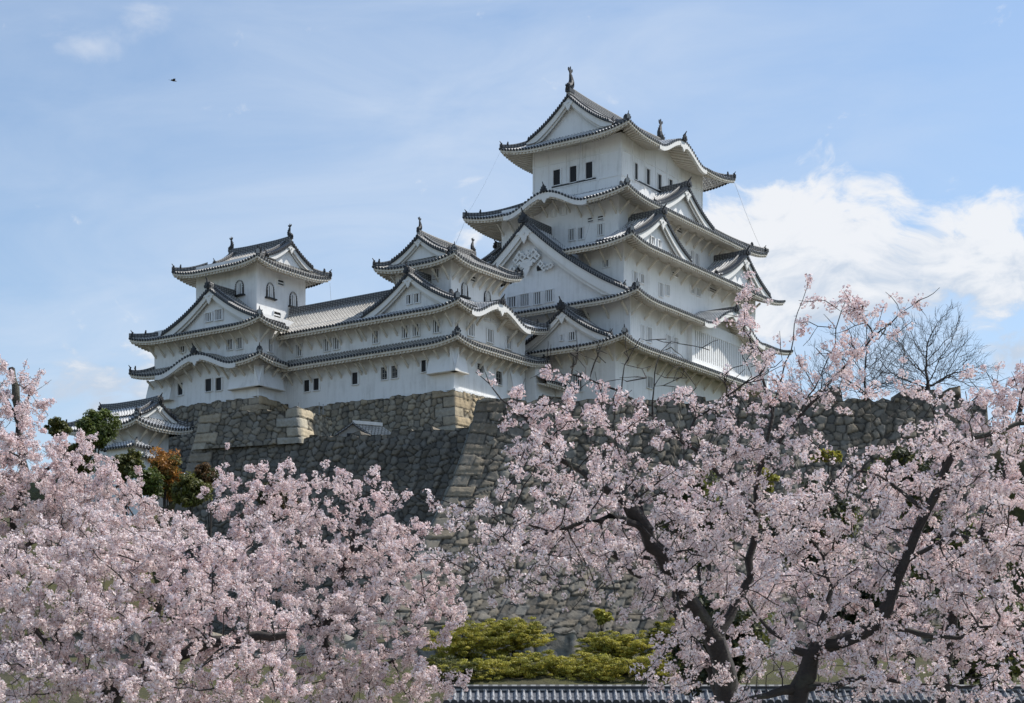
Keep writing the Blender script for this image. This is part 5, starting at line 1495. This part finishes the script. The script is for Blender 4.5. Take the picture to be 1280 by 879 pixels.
cherry('leaning cherry tree at the right with a long curved limb rising to the edge',
    [[(1000, 905, 19), (1000, 860, 19), (1015, 820, 18.9), (1095, 782, 18.6), (1130, 705, 18.5), (1158, 645, 18.4), (1180, 590, 18.4), (1212, 548, 18.3), (1290, 530, 18.2)],
     [(1130, 705, 18.5), (1195, 668, 18.3), (1300, 692, 18.1)], [(1015, 820, 18.9), (960, 790, 19.2), (930, 740, 19.4)], [(1000, 860, 19), (960, 870, 18.8), (900, 880, 18.5)],
     [(1095, 782, 18.6), (1180, 800, 18.3), (1290, 770, 18.1)], [(1158, 645, 18.4), (1110, 600, 18.6), (1060, 580, 18.8)], [(1180, 590, 18.4), (1170, 530, 18.5), (1150, 480, 18.6)], [(1015, 820, 18.9), (1040, 740, 19), (1020, 680, 19.2)],
     [(1000, 860, 19), (1080, 850, 18.6), (1200, 860, 18.3)]],
    [(1060, 620, 19, 80, 42, .9), (1130, 560, 18.8, 60, 42, .8), (1150, 505, 18.7, 44, 30, .5, .9), (1210, 500, 18.6, 44, 26, .5, .8), (1250, 560, 18.4, 50, 34, .7), (1190, 540, 18.6, 60, 40, .8), (1180, 610, 18.8, 80, 46, .9), (1070, 700, 19.3, 90, 50, 1.0), (980, 740, 19.4, 80, 46, .9), (1180, 730, 18.9, 90, 50, 1.0), (1260, 640, 18.5, 60, 60, .9),
     (1260, 752, 18.5, 70, 60, .9), (1080, 800, 19.2, 80, 40, .9), (1150, 850, 18.6, 110, 36, .9), (1250, 860, 18.5, 70, 50, .9), (950, 830, 19, 50, 36, .7, .7), (1000, 660, 19.3, 60, 36, .8), (1060, 860, 18.8, 50, 30, .6)],
    105, trunk_r=(.19, .022), dens=66, kite=True, per_node=1.3, spur=.55)
cherry('farther cherry tree filling the right edge behind the leaning one',
    [[(1180, 905, 25), (1180, 830, 25), (1200, 740, 25), (1240, 640, 25), (1270, 540, 25), (1285, 470, 25)], [(1200, 740, 25), (1130, 660, 25), (1090, 600, 25)], [(1240, 640, 25), (1210, 560, 25), (1200, 500, 25)], [(1180, 830, 25), (1080, 760, 25), (1000, 720, 25)], [(1270, 540, 25), (1245, 500, 25), (1235, 465, 25)]],
    [(1265, 520, 25, 40, 50, 1.0), (1235, 480, 25, 14, 22, .3), (1282, 455, 25, 14, 20, .3), (1225, 560, 25, 50, 44, 1.0), (1140, 610, 25, 70, 40, 1.0), (1240, 650, 25, 70, 60, 1.2), (1120, 700, 25, 90, 55, 1.2), (1010, 740, 25, 90, 50, 1.2), (1220, 780, 25, 90, 60, 1.2), (1080, 820, 25, 110, 50, 1.2)],
    106, trunk_r=(.18, .03), dens=30, kite=False, per_node=2.2)
cherry('farther cherry tree in the middle right behind the dark trunks',
    [[(905, 905, 27), (890, 840, 27), (840, 760, 27), (770, 695, 27), (700, 650, 27)], [(840, 760, 27), (850, 680, 27), (870, 620, 27)], [(890, 840, 27), (900, 780, 27), (950, 720, 27)], [(740, 690, 27), (680, 690, 27), (620, 680, 27)]],
    [(700, 650, 27, 70, 40, .9), (800, 680, 27, 80, 50, 1.1), (880, 640, 27, 70, 40, 1.0), (930, 720, 27, 80, 50, 1.1), (640, 670, 27, 50, 28, .8), (840, 770, 27, 50, 26, .9, .5), (900, 820, 27, 80, 44, 1.0, .7)],
    107, trunk_r=(.14, .03), dens=26, kite=False, per_node=2.0)

# ---- bare trees on the hill at the right
def bare_tree(label, base, height, spread, seed, natt, group):
    """short trunk, forking limbs and a wide rounded fan of fine crooked twigs"""
    r_ = np.random.default_rng(seed); base = np.array(base, float); nodes = [base + (0, 0, .12 * q) for q in range(8)]; par = [-1] + list(range(7))
    d = rand_dirs(natt, r_); d[:, 2] = np.abs(d[:, 2]) * 1.0 - .08; d /= np.linalg.norm(d, axis=1)[:, None]
    rr = .25 + .75 * r_.random(natt) ** .6; ed = 1 + .12 * np.sin(d[:, 0] * 9 + seed)
    att = base + (0, 0, .9) + d * np.array([spread, spread * .7, height - .9]) * (rr * ed)[:, None]
    P, par = grow(att, nodes, par, .20, .26, 200, r_, di=3.2, up=.10, jit=.16)
    rad = radii(P, par, .0085, 2.1)
    leafs = np.where(rad < .02)[0]; leafs = leafs[r_.random(len(leafs)) < .8]
    dr = P[leafs] - P[par[leafs]]; dr /= np.linalg.norm(dr, axis=1)[:, None] + 1e-9
    out = P[leafs] - (base + (0, 0, .6)); out /= np.linalg.norm(out, axis=1)[:, None]
    Ps = [P]; prs = [par]; rs = [rad]; src = leafs; cur = P[leafs]; bs = len(P); dd = dr * .5 + out * .7 + rand_dirs(len(leafs), r_) * .45
    for kk in range(3):
        dd = dd + rand_dirs(len(dd), r_) * .15; dd /= np.linalg.norm(dd, axis=1)[:, None]; cur = cur + dd * .22
        Ps.append(cur.copy()); prs.append(src.copy()); rs.append(np.full(len(dd), .0085 - .002 * kk)); src = bs + np.arange(len(dd)); bs += len(dd)
    V, F = tube_mesh(np.vstack(Ps), np.concatenate(prs), np.concatenate(rs), 4)
    t = thing('bare_tree', label, 'bare tree', tuple(base), 0, group)
    np_mesh('trunk', V, F, ['twig'], parent=t, smooth=True, loc=base); print('bare', bs)
gb_ = 'leafless trees on the hilltop'
bare_tree('leafless fan-shaped tree standing clear against the sky at the right', at(1160, 493, 139), 7.0, 5.2, 5, 1700, gb_)
bare_tree('leafless tree half hidden by the pink sprays, left of the fan-shaped one', at(1082, 500, 141), 7.0, 4.4, 8, 1000, gb_)
bare_tree('low leafless tree next to the keep behind blossom sprays', at(1025, 515, 143), 5.5, 3.2, 9, 350, gb_)

# ================================================================== BIRD
def bird():
    c = at(217, 101, 90); t = thing('bird', 'small dark bird gliding in the upper left sky', 'bird', tuple(c))
    mb = MB(); rows = []
    for i, (x, r) in enumerate([(-.16, .01), (-.10, .035), (0, .05), (.10, .035), (.15, .02), (.19, .005)]):
        rows.append([(x, r * math.cos(q * math.pi / 3), r * .8 * math.sin(q * math.pi / 3)) for q in range(6)])
    mb.grid(rows, 'bronze', closed=True)
    for sg in (-1, 1):
        mb.grid([[(.06, sg * .03, .01), (.05, sg * .20, .10), (-.02, sg * .42, .06)], [(-.07, sg * .03, .0), (-.06, sg * .20, .085), (-.05, sg * .42, .055)]], 'bronze')
        mb.grid([[(.06, sg * .03, -.01), (.05, sg * .20, .09), (-.02, sg * .42, .055)], [(-.07, sg * .03, -.01), (-.06, sg * .20, .075), (-.05, sg * .42, .05)]], 'bronze')
    mb.face([(-.14, -.01, 0), (-.26, -.06, .01), (-.26, .06, .01), (-.14, .01, 0)], 'bronze')
    o = mb.build('body', t); t.rotation_euler = (0.25, 0, R(25))
bird()
for o in bpy.data.objects:
    o.select_set(False)
